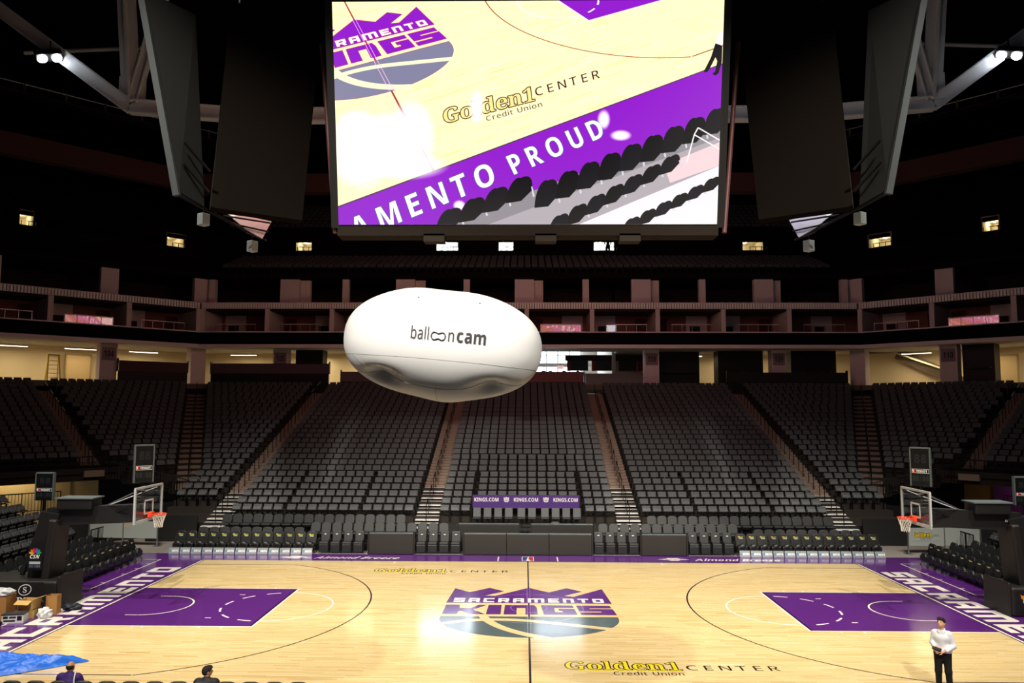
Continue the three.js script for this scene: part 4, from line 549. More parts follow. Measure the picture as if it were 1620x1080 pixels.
// ---------------------------------------------------------------- roof truss and floodlights
function ibeam(a, b, h, w, name, parent) { const A = new THREE.Vector3(...a), B = new THREE.Vector3(...b), d = B.clone().sub(A).normalize(), nrm = new THREE.Vector3(-d.y, d.x, 0).multiplyScalar(h / 2); const sh = (k) => [[A.x + nrm.x * k, A.y + nrm.y * k, A.z], [B.x + nrm.x * k, B.y + nrm.y * k, B.z]]; part(name, merge(beam(a, b, 0.12, h), beam(...sh(1), w, 0.07), beam(...sh(-1), w, 0.07)), MAT.steelBeam, parent); }
{ const t = thing('roof_truss', 'grey steel roof truss rising on both sides behind the scoreboard', 'truss'); const z = -10;
  for (const s of [-1, 1]) { ibeam([s * 32, 30.6, z], [s * 19.85, 21.6, z], 0.62, 0.5, 'chord', t); ibeam([s * 19.85, 21.6, z], [s * 14, 21.1, z], 0.62, 0.5, 'chord', t); ibeam([s * 20.35, 28, z], [s * 19.75, 21.8, z], 0.55, 0.4, 'strut', t); ibeam([s * 18.4, 27.5, z], [s * 19.7, 21.8, z], 0.45, 0.36, 'strut', t); part('gusset', box(1.3, 1.3, 0.16, s * 19.75, 22.5, z), MAT.steelBeam, t); part('cross_tie', bar([s * 26, 24.9, z - 1], [s * 18, 25.2, z - 1], 0.1), MAT.steelBeam, t); }
  ibeam([-14, 21.1, z], [14, 21.1, z], 0.62, 0.5, 'chord', t); ibeam([-32, 30.6, z], [32, 30.6, z], 0.6, 0.5, 'top_chord', t); }
FLOODS.forEach(([x, y, z, tx, tz, k, ang], i) => {
  const vis = i < 2, t = thing('floodlight', vis ? `glaring white floodlight under the ${i ? 'right' : 'left'} slope of the roof truss` : `white floodlight on the near rig above the stands, ${ORD[i - 1]} from the left pair outward`, 'floodlight', [x, y, z]);
  const dir = new THREE.Vector3(tx - x, -y, tz - z).normalize(), q = new THREE.Quaternion().setFromUnitVectors(new THREE.Vector3(0, 0, 1), dir); const g = (geo) => geo.applyQuaternion(q);
  part('housing', g(rbox(1.2, 0.5, 0.4, 0, 0, -0.24, 0.06)), MAT.black, t); { const lens = glow(0xf4f8ff, vis ? 40 : 12); for (const k of [-0.32, 0.32]) part('lens', g(new THREE.CylinderGeometry(0.22, 0.22, 0.03, 20).rotateX(PI / 2).translate(k, 0, 0)), lens, t); } part('bracket', bar([0, 0.1, 0], [0, 0.88, 0], 0.04), MAT.blackMetal, t);
  const l = new THREE.SpotLight(0xfff4e4, k, 0, ang, 0.75, 2); l.name = 'lamp'; l.position.copy(dir).multiplyScalar(0.1); l.target.position.set(tx - x, -y, tz - z); l.castShadow = true; l.shadow.radius = 14; t.add(l); t.add(l.target);
});
for (const [z, y] of [[9, 28.0], [16, 28.5], [20, 28.5], [33, 23.0]]) { const t = thing('lighting_pipe', `dark steel rig pipe carrying near floodlights, ${{ 9: 'closest to centre court', 16: 'second from centre court', 20: 'third from centre court', 33: 'farthest back over the stands' }[z]}`, 'pipe'); part('pipe', bar([-24, y, z], [24, y, z], 0.09, 10), MAT.blackMetal, t); for (const x of [-22, 0, 22]) part('hanger', bar([x, y, z], [x, 35.8, z], 0.03), MAT.blackMetal, t); }

// ---------------------------------------------------------------- the balloon
{
  const C = [-1.4, 7.7, 14.6], t = thing('balloon', 'big white bean-shaped balloon with ballooncam lettering floating over the court', 'balloon', C); t.rotation.set(0, 0.06, -0.085);
  const a = 1.52, b = 0.83, c = 1.12, PW = 2.3;
  const surf = (lon, lat) => { // lon from -x round the front (+z), lat up
    const cl = Math.cos(lat), sl = Math.sin(lat), sgn = Math.sign;
    const dx = -Math.cos(lon) * cl, dz = Math.sin(lon) * cl; const rr = Math.pow(Math.abs(dx) ** PW + Math.abs(sl) ** PW + Math.abs(dz) ** PW, -1 / PW); let x = a * dx * rr, y = b * sl * rr, z = c * dz * rr;
    const rho = Math.exp(-((x + 0.08) ** 2) / 0.1); y -= 0.012 * rho * Math.max(0, sl) ** 2;
    y += 0.03 * Math.exp(-((x + 0.55) ** 2) / 0.2) * Math.max(0, sl) ** 2; y += 0.015 * Math.exp(-((x - 0.6) ** 2) / 0.2) * Math.max(0, sl) ** 2; y -= 0.05 * Math.exp(-((x - 0.1) ** 2) / 0.12) * Math.max(0, -sl) ** 2;
    for (const [qx, qy, qz, d, w] of [[-0.82, -0.6, 0.62, 0.16, 0.036], [0.78, -0.64, 0.6, 0.16, 0.036]]) { const k = d * Math.exp(-(((x - qx) ** 2) / (w * 1.9) + ((y - qy) ** 2) / (w * 0.45) + ((z - qz) ** 2) / (w * 2.4))); x -= k * 0.1 * sgn(qx); y += k * 0.75; z -= k * 0.75; }
    return [x, y, z];
  };
  const NU = 160, NV = 96, pos = [], uv = [], idx = []; for (let j = 0; j <= NV; j++) for (let i = 0; i <= NU; i++) { const p = surf(2 * PI * i / NU, -PI / 2 + PI * j / NV); pos.push(...p); uv.push(i / NU, j / NV); }
  for (let j = 0; j < NV; j++) for (let i = 0; i < NU; i++) { const k = j * (NU + 1) + i; idx.push(k, k + 1, k + NU + 2, k, k + NU + 2, k + NU + 1); }
  const g = new THREE.BufferGeometry(); g.setAttribute('position', new THREE.Float32BufferAttribute(pos, 3)); g.setAttribute('uv', new THREE.Float32BufferAttribute(uv, 2)); g.setIndex(idx); g.computeVertexNormals();
  { const n = g.attributes.normal; for (let j = 0; j <= NV; j++) { const i0 = j * (NU + 1), i1 = i0 + NU, v = [0, 1, 2].map((k) => n.array[i0 * 3 + k] + n.array[i1 * 3 + k]), L = Math.hypot(...v) || 1; for (const q of [i0, i1]) for (let k = 0; k < 3; k++) n.array[q * 3 + k] = v[k] / L; } }
  part('envelope', g, M(0xd4d7da, 0.5), t);
  const seam = (f, n = 60) => { const p = []; for (let i = 0; i <= n; i++) { const q = surf(...f(i / n)); p.push(new THREE.Vector3(q[0] * 1.001, q[1] * 1.001, q[2] * 1.001)); } return new THREE.TubeGeometry(new THREE.CatmullRomCurve3(p), n, 0.0028, 4); };
  const ink = M(0x8f9296, 0.8); for (const f of [(s) => [0.15 + s * 2.8, -0.33 - 0.02 * Math.sin(s * PI)], (s) => [0.25 + s * 2.6, -0.62 - 0.26 * Math.sin(s * PI)], (s) => [1.55, -0.88 - s * 0.45], (s) => [0.55 + s * 0.3, -0.35 - s * 0.35], (s) => [0.62 + s * 0.5, -0.78 - s * 0.05], (s) => [2.1 + s * 0.4, -0.8 + s * 0.06]]) part('seam', seam(f), ink, t);
  // lettering laid on the skin
  const findZ = (x, y) => { return c * Math.pow(Math.max(0, 1 - Math.abs(x / a) ** PW - Math.abs(y / b) ** PW), 1 / PW); };
  const shapesOf = (font, text, x, y, w, h, sp) => { const loops = []; let pen = 0; for (const ch of text) { const ss = FONT[font].generateShapes(ch, 100); let far = 0; for (const s of ss) for (const p of s.getPoints(4)) far = Math.max(far, p.x); loops.push([ss, pen]); pen += far + sp; } const geos = []; for (const [ss, px] of loops) { if (!ss.length) continue; const sg = new THREE.ShapeGeometry(ss, 5); const P = sg.attributes.position; for (let i = 0; i < P.count; i++) { const X = x + (P.getX(i) + px) / (pen - sp) * w, Y = y + P.getY(i) / 100 * h; P.setXYZ(i, X, Y, findZ(X, Y) + 0.012); } sg.computeVertexNormals(); geos.push(sg); } return geos; };
  const dark = M(0x24272b, 0.6); const y0 = -0.03;
  part('lettering', merge(shapesOf('sans_regular', 'ball', -0.43, y0, 0.265, 0.175, 10)), dark, t); part('lettering', merge(shapesOf('sans_regular', 'n', 0.095, y0, 0.095, 0.175, 9)), dark, t); part('lettering', merge(shapesOf('sans_bold', 'cam', 0.22, y0, 0.42, 0.19, 8)), dark, t);
  { const p = []; for (let i = 0; i <= 60; i++) { const th = 2 * PI * i / 60, a2 = 0.062 ** 2, b2 = 0.0665 ** 2, r = Math.sqrt(a2 * Math.cos(2 * th) + Math.sqrt(b2 * b2 - (a2 * Math.sin(2 * th)) ** 2)), X = -0.03 + r * Math.cos(th) * 1.08, Y = y0 + 0.06 + r * Math.sin(th) * 1.5; p.push(new THREE.Vector3(X, Y, findZ(X, Y) + 0.012)); } part('lettering', new THREE.TubeGeometry(new THREE.CatmullRomCurve3(p, true), 80, 0.007, 5, true), dark, t); }
  for (const [lon, lat] of [[1.25, 0.72], [2.0, 0.72]]) { const p = surf(lon, lat); part('valve', new THREE.SphereGeometry(0.014, 8, 6).translate(...p), dark, t); }
}

// ---------------------------------------------------------------- basketball hoops
const clockMap = (red) => canvas(128, 256, (c) => { c.fillStyle = '#0b0d0e'; c.fillRect(0, 0, 128, 256); c.fillStyle = '#20262a'; c.font = 'bold 78px monospace'; c.fillText('88', 20, 96); c.fillStyle = '#f4f4f4'; c.fillRect(4, 142, 120, 30); c.fillStyle = '#101010'; c.fillRect(6, 144, 116, 26); c.fillStyle = '#d8262c'; c.fillRect(8, 146, 22, 22); c.fillStyle = '#ffffff'; c.font = 'bold 24px sans-serif'; c.fillText('T', 6, 166, 14); c.fillText('TISSOT', 34, 166, 86); c.fillStyle = '#2b3236'; c.font = 'bold 50px monospace'; c.fillText('88:88', 6, 226, 116); });
const textBoard = (w, h, back, items) => canvas(w, h, (c) => { c.fillStyle = back; c.fillRect(0, 0, w, h); for (const [text, x, y, font, color, maxw] of items) { c.fillStyle = color; c.font = font; c.fillText(text, x, y, maxw); } });
const pads = {
  '-1': canvas(512, 256, (c) => { c.fillStyle = '#0c0c0d'; c.fillRect(0, 0, 512, 256); c.fillStyle = '#f2f2f2'; c.font = 'bold 100px serif'; c.fillText('SPALDING', 20, 214, 470); c.strokeStyle = '#f2f2f2'; c.lineWidth = 8; c.beginPath(); c.ellipse(330, 72, 62, 48, -0.3, 0, 7); c.stroke(); c.font = 'bold 74px serif'; c.fillText('S', 308, 98); }),
  1: canvas(512, 256, (c) => { c.fillStyle = '#0d0c0c'; c.fillRect(0, 0, 512, 256); c.fillStyle = '#f08a1c'; c.beginPath(); c.moveTo(60, 96); c.lineTo(48, 40); c.lineTo(84, 62); c.lineTo(104, 22); c.lineTo(124, 62); c.lineTo(160, 40); c.lineTo(152, 96); c.fill(); c.fillStyle = '#a6d42a'; c.font = 'bold 84px sans-serif'; c.fillText('DRAFT', 70, 148, 260); c.fillStyle = '#f4f4f4'; c.font = 'bold 76px sans-serif'; c.fillText('KINGS', 110, 220, 250); }),
};
const csn = canvas(128, 192, (c) => { c.fillStyle = '#0c0c0d'; c.fillRect(0, 0, 128, 192); ['#f5b51a', '#f07a1a', '#d4232b', '#7a4aa0', '#2a7ac0', '#2a9a4a'].forEach((k, i) => { c.fillStyle = k; const a = PI + (i + 0.5) * PI / 6; c.beginPath(); c.ellipse(64 + Math.cos(a) * 34, 58 + Math.sin(a) * 30, 11, 22, a + PI / 2, 0, 7); c.fill(); }); c.fillStyle = '#fff'; c.font = 'italic bold 44px sans-serif'; c.fillText('CSN', 14, 96, 100); c.fillStyle = '#b8c6cc'; c.fillRect(16, 122, 96, 22); c.fillStyle = '#7a8fb0'; c.font = 'bold 26px sans-serif'; c.fillText('BAY AREA', 16, 172, 96); });
for (const s of [-1, 1]) {
  const X = (d) => s * d, t = thing('basketball_hoop', `portable basketball hoop with glass backboard and black padded base at the ${sideWord[s]} end`, 'basketball hoop');
  const bx = X(13.1);
  const glass = part('backboard', box(0.02, 1.07, 1.83, bx, 3.435, 0), M(0xffffff, 0.03, { transmission: 1, thickness: 0 }), t, 'clear glass backboard');
  const fr = M(0xc9cfce, 0.4, { metalness: 0.3 }); part('frame', merge(box(0.06, 0.07, 1.9, bx, 3.985, 0), box(0.06, 0.09, 1.9, bx, 2.87, 0), box(0.06, 1.07, 0.07, bx, 3.43, 0.93), box(0.06, 1.07, 0.07, bx, 3.43, -0.93)), fr, glass, 'pale metal rim of the board');
  const fx = X(13.085); part('target_square', merge(box(0.008, 0.05, 0.62, fx, 3.53, 0), box(0.008, 0.05, 0.62, fx, 3.09, 0), box(0.008, 0.46, 0.05, fx, 3.31, 0.285), box(0.008, 0.46, 0.05, fx, 3.31, -0.285)), MAT.white, glass, 'white painted square');
  const orange = M(0xe2431c, 0.45), rx = X(12.725); const rim = part('rim', new THREE.TorusGeometry(0.235, 0.02, 8, 36).rotateX(PI / 2).translate(rx, 3.05, 0), orange, t, 'orange rim'); part('rim_mount', merge(rbox(0.16, 0.2, 0.24, X(13.0), 3.03, 0, 0.03), rbox(0.05, 0.02, 0.2, X(12.93), 3.05, 0, 0.01)), orange, rim);
  const net = []; const NP = 12; for (let k = 0; k < NP; k++) for (const w of [-1, 1]) { const p = []; for (let j = 0; j <= 5; j++) { const q = j / 5, r = 0.23 - 0.1 * Math.sin(q * PI / 2), a = (k + w * j * 0.5) * 2 * PI / NP; p.push([rx + r * Math.cos(a), 3.04 - q * 0.44, r * Math.sin(a)]); } for (let j = 0; j < 5; j++) net.push(bar(p[j], p[j + 1], 0.006, 4)); } part('net', merge(net), M(0xeeeadd, 0.8), rim, 'white cord net');
  // arm, counterweight box, column, base
  part('arm', merge(beam([X(13.2), 3.1, 0], [X(16.5), 2.95, 0], 0.34, 0.6), beam([X(13.15), 3.5, 0.5], [X(14.2), 3.1, 0.12], 0.05, 0.05), beam([X(13.15), 3.5, -0.5], [X(14.2), 3.1, -0.12], 0.05, 0.05)), MAT.black, t); part('arm_brace', merge(bar([X(13.15), 3.9, -0.7], [X(14.6), 3.3, -0.1], 0.02), bar([X(13.15), 3.9, 0.7], [X(14.6), 3.3, 0.1], 0.02)), MAT.steel, t);
  const cb = part('arm_box', rbox(1.2, 0.36, 0.7, X(15.5), 3.4, 0, 0.05), MAT.black, t); part('lid', box(1.3, 0.04, 0.76, X(15.5), 3.6, 0), M(0x6f7a7c, 0.4, { metalness: 0.4 }), cb);
  part('column', merge(beam([X(16.35), 3.1, 0], [X(16.75), 0.5, 0], 0.55, 0.66), beam([X(16.6), 3.15, 0.1], [X(17.3), 1.0, 0.1], 0.12, 0.12)), MAT.black, t);
  const col = part('column_pad', rbox(0.3, 2.3, 0.9, 0, 0, 0, 0.08, 2).rotateZ(s * 0.08).translate(X(16.25), 1.75, 0), M(0x151210, 0.6), t); part('network_logo', card(0.5, 0.75, X(16.65), 1.62, 0.47), decal(csn), col, 'coloured feather logo over the letters CSN');
  const base = part('base', rbox(3.6, 0.95, 1.5, X(17.5), 0.46, 0, 0.1, 2), M(0x120f0d, 0.6), t, 'black padded base'); part('base_print', s < 0 ? card(1.75, 0.88, X(17.0), 0.46, 0.757) : card(1.3, 0.65, X(16.5), 0.5, 0.757), decal(pads[s], 0.6), base, s < 0 ? 'white SPALDING lettering' : 'green and white DRAFT KINGS lettering'); part('front_pad', rbox(0.1, 1.1, 1.4, X(15.68), 0.53, 0, 0.05), M(0x1a1411, 0.6), base);
  if (s > 0) part('arm_print', card(0.55, 0.14, X(16.2), 3.0, 0.19), decal(textBoard(256, 64, '#0c0c0c', [['SPALDING', 8, 50, 'italic bold 52px serif', '#f0f0f0', 240]])), t);
  // shot clocks
  const frameMat = M(0x6b7678, 0.4, { metalness: 0.5 });
  const clock = (cx, y0, w, h, turn, sub) => { const P = (g) => g.rotateY(turn).translate(cx, y0 + h / 2, -0.35); const c = part('shot_clock', P(rbox(w, h, 0.1, 0, 0, 0, 0.02)), MAT.black, t); part('clock_face', P(card(w * 0.92, h * 0.94, 0, 0, 0.053)), decal(clockMap(), 0.35), c); part('clock_frame', P(merge(box(w, 0.05, 0.14, 0, h / 2, 0), box(0.04, h, 0.12, -w / 2, 0, 0), box(0.04, h, 0.12, w / 2, 0, 0))), frameMat, c); };
  clock(X(16.95), 3.45, 0.62, 0.95, 0); clock(X(13.5), 4.08, 0.62, 1.3, -s * 0.75); part('clock_post', merge(bar([X(13.5), 3.3, -0.35], [X(13.5), 4.1, -0.35], 0.04), bar([X(16.95), 2.8, -0.35], [X(16.95), 3.5, -0.35], 0.06), bar([X(13.5), 3.3, -0.35], [X(13.5), 3.2, 0], 0.04)), MAT.blackMetal, t);
}
// ---------------------------------------------------------------- corner tunnels, railings, barriers
for (const s of [-1, 1]) {
  const w = sideWord[s], turn = -s * PI / 4, [px, pz] = corner(8.4, 9.2, s), g = struct('wall_tunnel'); g.position.set(px, 0, pz); g.rotation.y = turn; // local +z looks at the court
  part('back_wall', box(9, 3.4, 0.2, 0, 1.7, -1.2), s < 0 ? MAT.cream : M(0x8a6a3c, 0.9), g); part('side_wall', box(0.3, 3.4, 4.0, -s * -2.9, 1.7, 0.8), MAT.black, g); part('purple_panel', box(1.6, 2.8, 0.06, s * -2.2, 1.5, -1.06), s < 0 ? MAT.cream : M(0x5c1f86, 0.7), g); part('lintel', box(9, 0.3, 0.4, 0, 3.2, 2.0), MAT.black, g); part('ceiling_panel', box(9, 0.1, 3.4, 0, 3.42, 0.5), MAT.wallDark, g);
  part('tunnel_lamp', box(2.4, 0.05, 0.2, 0, 3.3, -0.2), glow(0xffe2a0, 4), g); const l = new THREE.RectAreaLight(0xffdfa0, 40, 2.4, 0.3); l.name = 'tunnel_light'; l.position.set(0, 3.24, -0.2); l.rotation.x = -PI / 2; g.add(l);
  const rail = (label, a, b, n, h) => { const t = thing('guard_railing', label, 'railing'); part('top_rail', bar([a[0], a[1] + h, a[2]], [b[0], b[1] + h, b[2]], 0.03), MAT.blackMetal, t); part('bottom_rail', bar([a[0], a[1] + 0.1, a[2]], [b[0], b[1] + 0.1, b[2]], 0.02), MAT.blackMetal, t); for (let i = 0; i <= n; i++) { const q = i / n, p = [0, 1, 2].map((k) => a[k] + (b[k] - a[k]) * q); part('baluster', bar([p[0], p[1], p[2]], [p[0], p[1] + h, p[2]], i % 6 ? 0.012 : 0.028, 5), MAT.blackMetal, t); } };
  const c3 = (o, u, y) => { const [x, z] = corner(o, u, s); return [x, y, z]; };
  rail(`black barred railing in front of the ${w} tunnel opening`, c3(5.6, 7.6, 1.25), c3(5.6, 12, 1.25), 30, 1.0);
  rail(`black barred railing stepping down below the ${w} corner seats`, c3(5.6, 5.3, 2.75), c3(3.2, 1.6, 1.6), 30, 0.95);
  rail(`black barred railing beside the stairs at the top of the ${w} tunnel`, c3(6.6, 5.35, 3.0), c3(6.6, 6.5, 3.0), 10, 0.95);
  rail(`black barred railing on the floor behind the ${w} end chairs`, [s * 20.1, 0, -8.9], [s * 20.1, 0, -9.9], 10, 1.05);
  // technical tables and cases in the corner, dark
  const [qx, qz] = corner(2.0, 6.6, s), tb = thing('equipment_table', `dark covered equipment table in the ${w} corner behind the hoop`, 'table', [qx, -0.02, qz], turn); part('top', box(3.6, 0.05, 0.8, 0, 1.15, 0), MAT.charcoal, tb); part('skirt', box(3.6, 1.1, 0.7, 0, 0.56, -0.02), MAT.black, tb); for (const k of [-1.3, -0.2, 1.0]) part('case', rbox(0.5, 0.22, 0.35, k, 1.3, 0, 0.03), M(0x3a4042, 0.5), tb);
  struct('wall_corner', prism(cornerQuad(2.9, 3.1, s, 1.0, 6.5), 0, 1.55), MAT.black); struct('wall_corner', prism([[s * 16.6, -12.3], [s * 19.2, -12.3], [s * 19.2, -12.15], [s * 16.6, -12.15]], 0, 1.25), MAT.black);
  // pale barrier boards at the far corners of the floor
  const bz = s < 0 ? -11.0 : -10.2, b = thing('barrier_board', s < 0 ? 'pale grey barrier panel on a post behind the left end chairs' : 'pale grey barrier panel with yellow lettering behind the right end chairs', 'barrier', [s * (s < 0 ? 19.7 : 19.5), -0.02, bz], s * 0.06); for (const k of [-1, 1]) part('panel', box(1.68, 0.82, 0.04, k * 0.86, 0.78, 0), M(0xa3aaa8, 0.5, { map: tiled(grain([240, 242, 240], 0.3, 64), 4) }), b); for (const k of [-1.74, 0, 1.74]) part('post', box(0.05, 1.22, 0.06, k, 0.61, 0.01), MAT.steel, b); for (const k of [-1.74, 1.74]) part('foot', box(0.3, 0.02, 0.36, k, 0.01, 0), MAT.steel, b);
  if (s > 0) part('print', card(1.3, 0.45, -0.9, 0.82, 0.03), decal(canvas(256, 88, (c) => { c.fillStyle = '#9aa19f'; c.fillRect(0, 0, 256, 88); c.font = 'bold 54px serif'; c.lineWidth = 8; c.strokeStyle = '#1a1408'; c.strokeText('Golden1', 8, 52, 180); c.fillStyle = '#f0d81e'; c.fillText('Golden1', 8, 52, 180); c.fillStyle = '#2a2a26'; c.font = '26px sans-serif'; c.fillText('CENTER', 194, 50, 60); c.font = '20px sans-serif'; c.fillText('Credit Union', 76, 76, 110); })), b); else part('print', card(0.4, 0.26, 0.2, 1.0, 0.03), decal(canvas(64, 40, (c) => { c.fillStyle = '#9aa19f'; c.fillRect(0, 0, 64, 40); c.fillStyle = '#d89a1c'; c.font = 'bold 30px serif'; c.fillText('G1', 8, 32); })), b);
}
// stool chairs and furniture on the concourse (silhouettes against the light)
const stoolGeo = [padGeo(0.42, 0.4, 0.2, 0.05).translate(0, 0.75, -0.18), rbox(0.44, 0.07, 0.42, 0, 0.72, 0, 0.03), merge(bar([-0.19, 0, 0.19], [-0.17, 0.7, 0.17], 0.018), bar([0.19, 0, 0.19], [0.17, 0.7, 0.17], 0.018), bar([-0.19, 0, -0.19], [-0.17, 0.7, -0.17], 0.018), bar([0.19, 0, -0.19], [0.17, 0.7, -0.17], 0.018), bar([-0.19, 0.25, 0.19], [0.19, 0.25, 0.19], 0.012))];
const stool = (l) => { const t = thing('bar_stool', l, 'stool', [0, 0, 0], 0, 'bar stools along the concourse'); part('backrest', stoolGeo[0], M(0x3a2a1c, 0.7), t); part('seat', stoolGeo[1], M(0x3a2a1c, 0.7), t); part('legs', stoolGeo[2], MAT.blackMetal, t); return t; };
[[1.35, -34.4], [1.9, -34.5], [3.0, -34.4], [4.1, -34.4]].forEach(([x, z], i) => putChair('stool', stool, `dark bar stool against the bright daylight right of the balloon, ${ORD[i + 1]} from left`, [x, CY, z], PI)); [[17.2, -34], [21.9, -34], [23.4, -34], [24.2, -34]].forEach(([x, z], i) => putChair('stool', stool, `dark bar stool behind the right low black wall, ${ORD[i + 1]} from left`, [x, CY, z], PI));
{ const t = thing('counter_rail', 'thin railing with drink ledge before the daylight windows', 'railing', [2.8, CY, -33.7]); part('ledge', box(3.8, 0.05, 0.3, 0, 1.0, 0), MAT.steel, t); for (let i = 0; i < 14; i++) part('baluster', box(0.03, 1.0, 0.03, -1.85 + i * 0.285, 0.5, 0), MAT.steel, t); }
{ const t = thing('exit_sign', 'small red exit sign hanging in the bright concourse right of the balloon', 'sign', [2.9, 10.15, -38.6]); part('panel', box(0.62, 0.3, 0.06), M(0xd8d8d2, 0.6), t); part('lettering', card(0.58, 0.26, 0, 0, 0.033), new THREE.MeshStandardMaterial({ color: 0, emissive: 0xffffff, emissiveIntensity: 1.1, emissiveMap: canvas(64, 28, (c) => { c.fillStyle = '#e8d8d4'; c.fillRect(0, 0, 64, 28); c.fillStyle = '#e01818'; c.font = 'bold 26px sans-serif'; c.fillText('EXIT', 2, 24, 60); }) }), t); part('hanger', box(0.03, 1.0, 0.03, 0, 0.6, 0), MAT.steel, t); }
{ const [x, z] = corner(22.6, 4.4, -1), t = thing('step_ladder', 'yellow step ladder standing on the left concourse beside the numbered pillar', 'ladder', [x, CY, z], PI / 4), y = M(0xe8c416, 0.5); for (const s of [-1, 1]) { part('rail', beam([s * 0.42, 0, 0.25], [s * 0.34, 1.95, 0], 0.09, 0.05), y, t); part('rear_leg', beam([s * 0.4, 0, -0.5], [s * 0.3, 1.9, -0.05], 0.06, 0.04), y, t); } for (let k = 0; k < 6; k++) part('rung', box(0.76 - k * 0.02, 0.04, 0.1, 0, 0.3 + k * 0.3, 0.21 - k * 0.035), y, t); part('top_cap', box(0.7, 0.06, 0.24, 0, 1.94, -0.02), M(0x2a2a2a, 0.6), t); }
{ const [x, z] = corner(24.6, 9.6, -1), t = thing('drinks_fridge', 'pale blue glowing door case on the far left concourse', 'cabinet', [x, CY, z], PI / 4); part('body', box(1.3, 2.2, 0.7, 0, 1.1, 0), MAT.white, t); part('door', box(1.1, 1.9, 0.05, 0, 1.15, 0.37), M(0xbfdcec, 0.3), t); part('handle', box(0.05, 0.5, 0.06, 0.4, 1.2, 0.42), MAT.steel, t); }
for (const [s, list] of [[-1, [2.2, 8.8]], [1, [3.5, 8.2]]]) for (const u of list) { const [x, z] = corner(25.2, u, s), g = struct('door'); g.name = `door_${60 + Math.round(u * 10) + (s > 0 ? 200 : 0)}`; g.position.set(x, 0, z); g.rotation.y = -s * PI / 4; part('door_leaf', box(1.6, 2.1, 0.08, 0, CY + 1.05, 0.3), M(0xb79f74, 0.8), g); part('door_frame', merge(box(0.1, 2.2, 0.12, -0.85, CY + 1.1, 0.3), box(0.1, 2.2, 0.12, 0.85, CY + 1.1, 0.3), box(1.8, 0.1, 0.12, 0, CY + 2.2, 0.3)), M(0x8f7a55, 0.8), g); }
{ const g = struct('stair_escalator'); const P = (o, u, y) => { const [x, z] = corner(o, u, 1); return [x, y, z]; }; part('stringer', beam(P(25, -4.0, 11.2), P(25, 1.2, CY), 0.1, 0.9), M(0x6f6250, 0.6), g); for (const o of [24.6, 24.2]) part('handrail', beam(P(o, -4.0, 11.25), P(o, 1.2, CY + 0.6), 0.12, 0.1), M(0xe8dcc0, 0.4), g); }
for (const [s, u, y] of [[-1, 13.2, 9.9], [1, 13.2, 10.1]]) { const [x, z] = corner(21.5, u, s), t = thing('tv_stand', `dark monitor frame on the ${sideWord[s]} edge of the concourse`, 'monitor', [x, CY, z], -s * PI / 4); part('screen', box(2.0, 0.35, 0.15, 0, 1.75, 0), MAT.black, t); for (const k of [-0.9, 0.9]) part('post', box(0.06, 1.8, 0.06, k, 0.9, 0), MAT.blackMetal, t); }

// ---------------------------------------------------------------- things on the court's near left
{ // tarpaulin thrown over the near left corner
  const N = 190, K = 120, pos = [], uv = [], idx = []; // sharp creases: folded waves in many directions
  const waves = Array.from({ length: 15 }, (_, k) => { const a = rnd() * PI, f = 1.2 * 1.27 ** k; return [Math.cos(a) * f, Math.sin(a) * f, rnd() * 7, 0.06 / 1.13 ** k]; });
  const fold = (x, z) => { let h = 0, wx = x + 0.12 * Math.sin(z * 3.1), wz = z + 0.12 * Math.sin(x * 2.7 + 1); for (const [p, q, c, m] of waves) h += m * (1 - 2 * Math.abs(Math.sin(wx * p + wz * q + c))) * 0.5; return 0.12 + h * 0.7; };
  for (let j = 0; j <= K; j++) for (let i = 0; i <= N; i++) { const u = i / N, v = j / K; // u from the left (out of frame) to the right tip
    const zf = 4.78 + u * 0.72 + 0.1 * Math.sin(u * 9), zn = 8.3 - Math.pow(u, 1.6) * 2.25, z = zf + (zn - zf) * v + 0.05 * Math.sin(u * 14 + v * 3), x = -17.2 + u * 5.35 + 0.16 * Math.sin(v * 5) * u; const edge = Math.min(1, Math.min(v, 1 - v) * 9, (1 - u) * 12) ; pos.push(x, 0.006 + Math.max(0.01, fold(x, z)) * (0.1 + 0.9 * edge) + 0.16 * Math.exp(-((v - 0.5) ** 2) / 0.03) * u * u * edge, z); uv.push(x, z); }
  for (let j = 0; j < K; j++) for (let i = 0; i < N; i++) { const k = j * (N + 1) + i; idx.push(k, k + N + 1, k + 1, k + 1, k + N + 1, k + N + 2); }
  const g = new THREE.BufferGeometry(); g.setAttribute('position', new THREE.Float32BufferAttribute(pos, 3)); g.setAttribute('uv', new THREE.Float32BufferAttribute(uv, 2)); g.setIndex(idx); g.computeVertexNormals();
  solo('tarpaulin', g, M(0x1d74ec, 0.38, { map: tiled(grain([245, 248, 255], 0.12, 128, 40), 1.5), side: THREE.DoubleSide }), 'crumpled bright blue tarpaulin spread over the near left corner', 'tarpaulin');
}
const card1 = M(0xb98a4e, 0.85, { map: tiled(grain([250, 245, 235], 0.15), 2) }), card2 = M(0xd0b070, 0.85, { map: tiled(grain([250, 245, 235], 0.15), 2) });
function carton(label, pos, w, h, d, turn, mat, flaps = true) { const t = thing('cardboard_box', label, 'box', pos, turn); const th = 0.012; part('body', merge(box(w, th, d, 0, th / 2, 0), box(w, h, th, 0, h / 2, d / 2), box(w, h, th, 0, h / 2, -d / 2), box(th, h, d, w / 2, h / 2, 0), box(th, h, d, -w / 2, h / 2, 0)), mat, t); if (flaps) { part('flap', box(w, th, d * 0.5, 0, 0, d * 0.25).rotateX(0.5).translate(0, h, d / 2), mat, t); part('flap', box(w, th, d * 0.5, 0, 0, -d * 0.25).rotateX(-0.9).translate(0, h, -d / 2), mat, t); part('flap', box(w * 0.45, th, d, w * 0.22, 0, 0).rotateZ(0.5).translate(w / 2, h, 0), mat, t); } return t; }
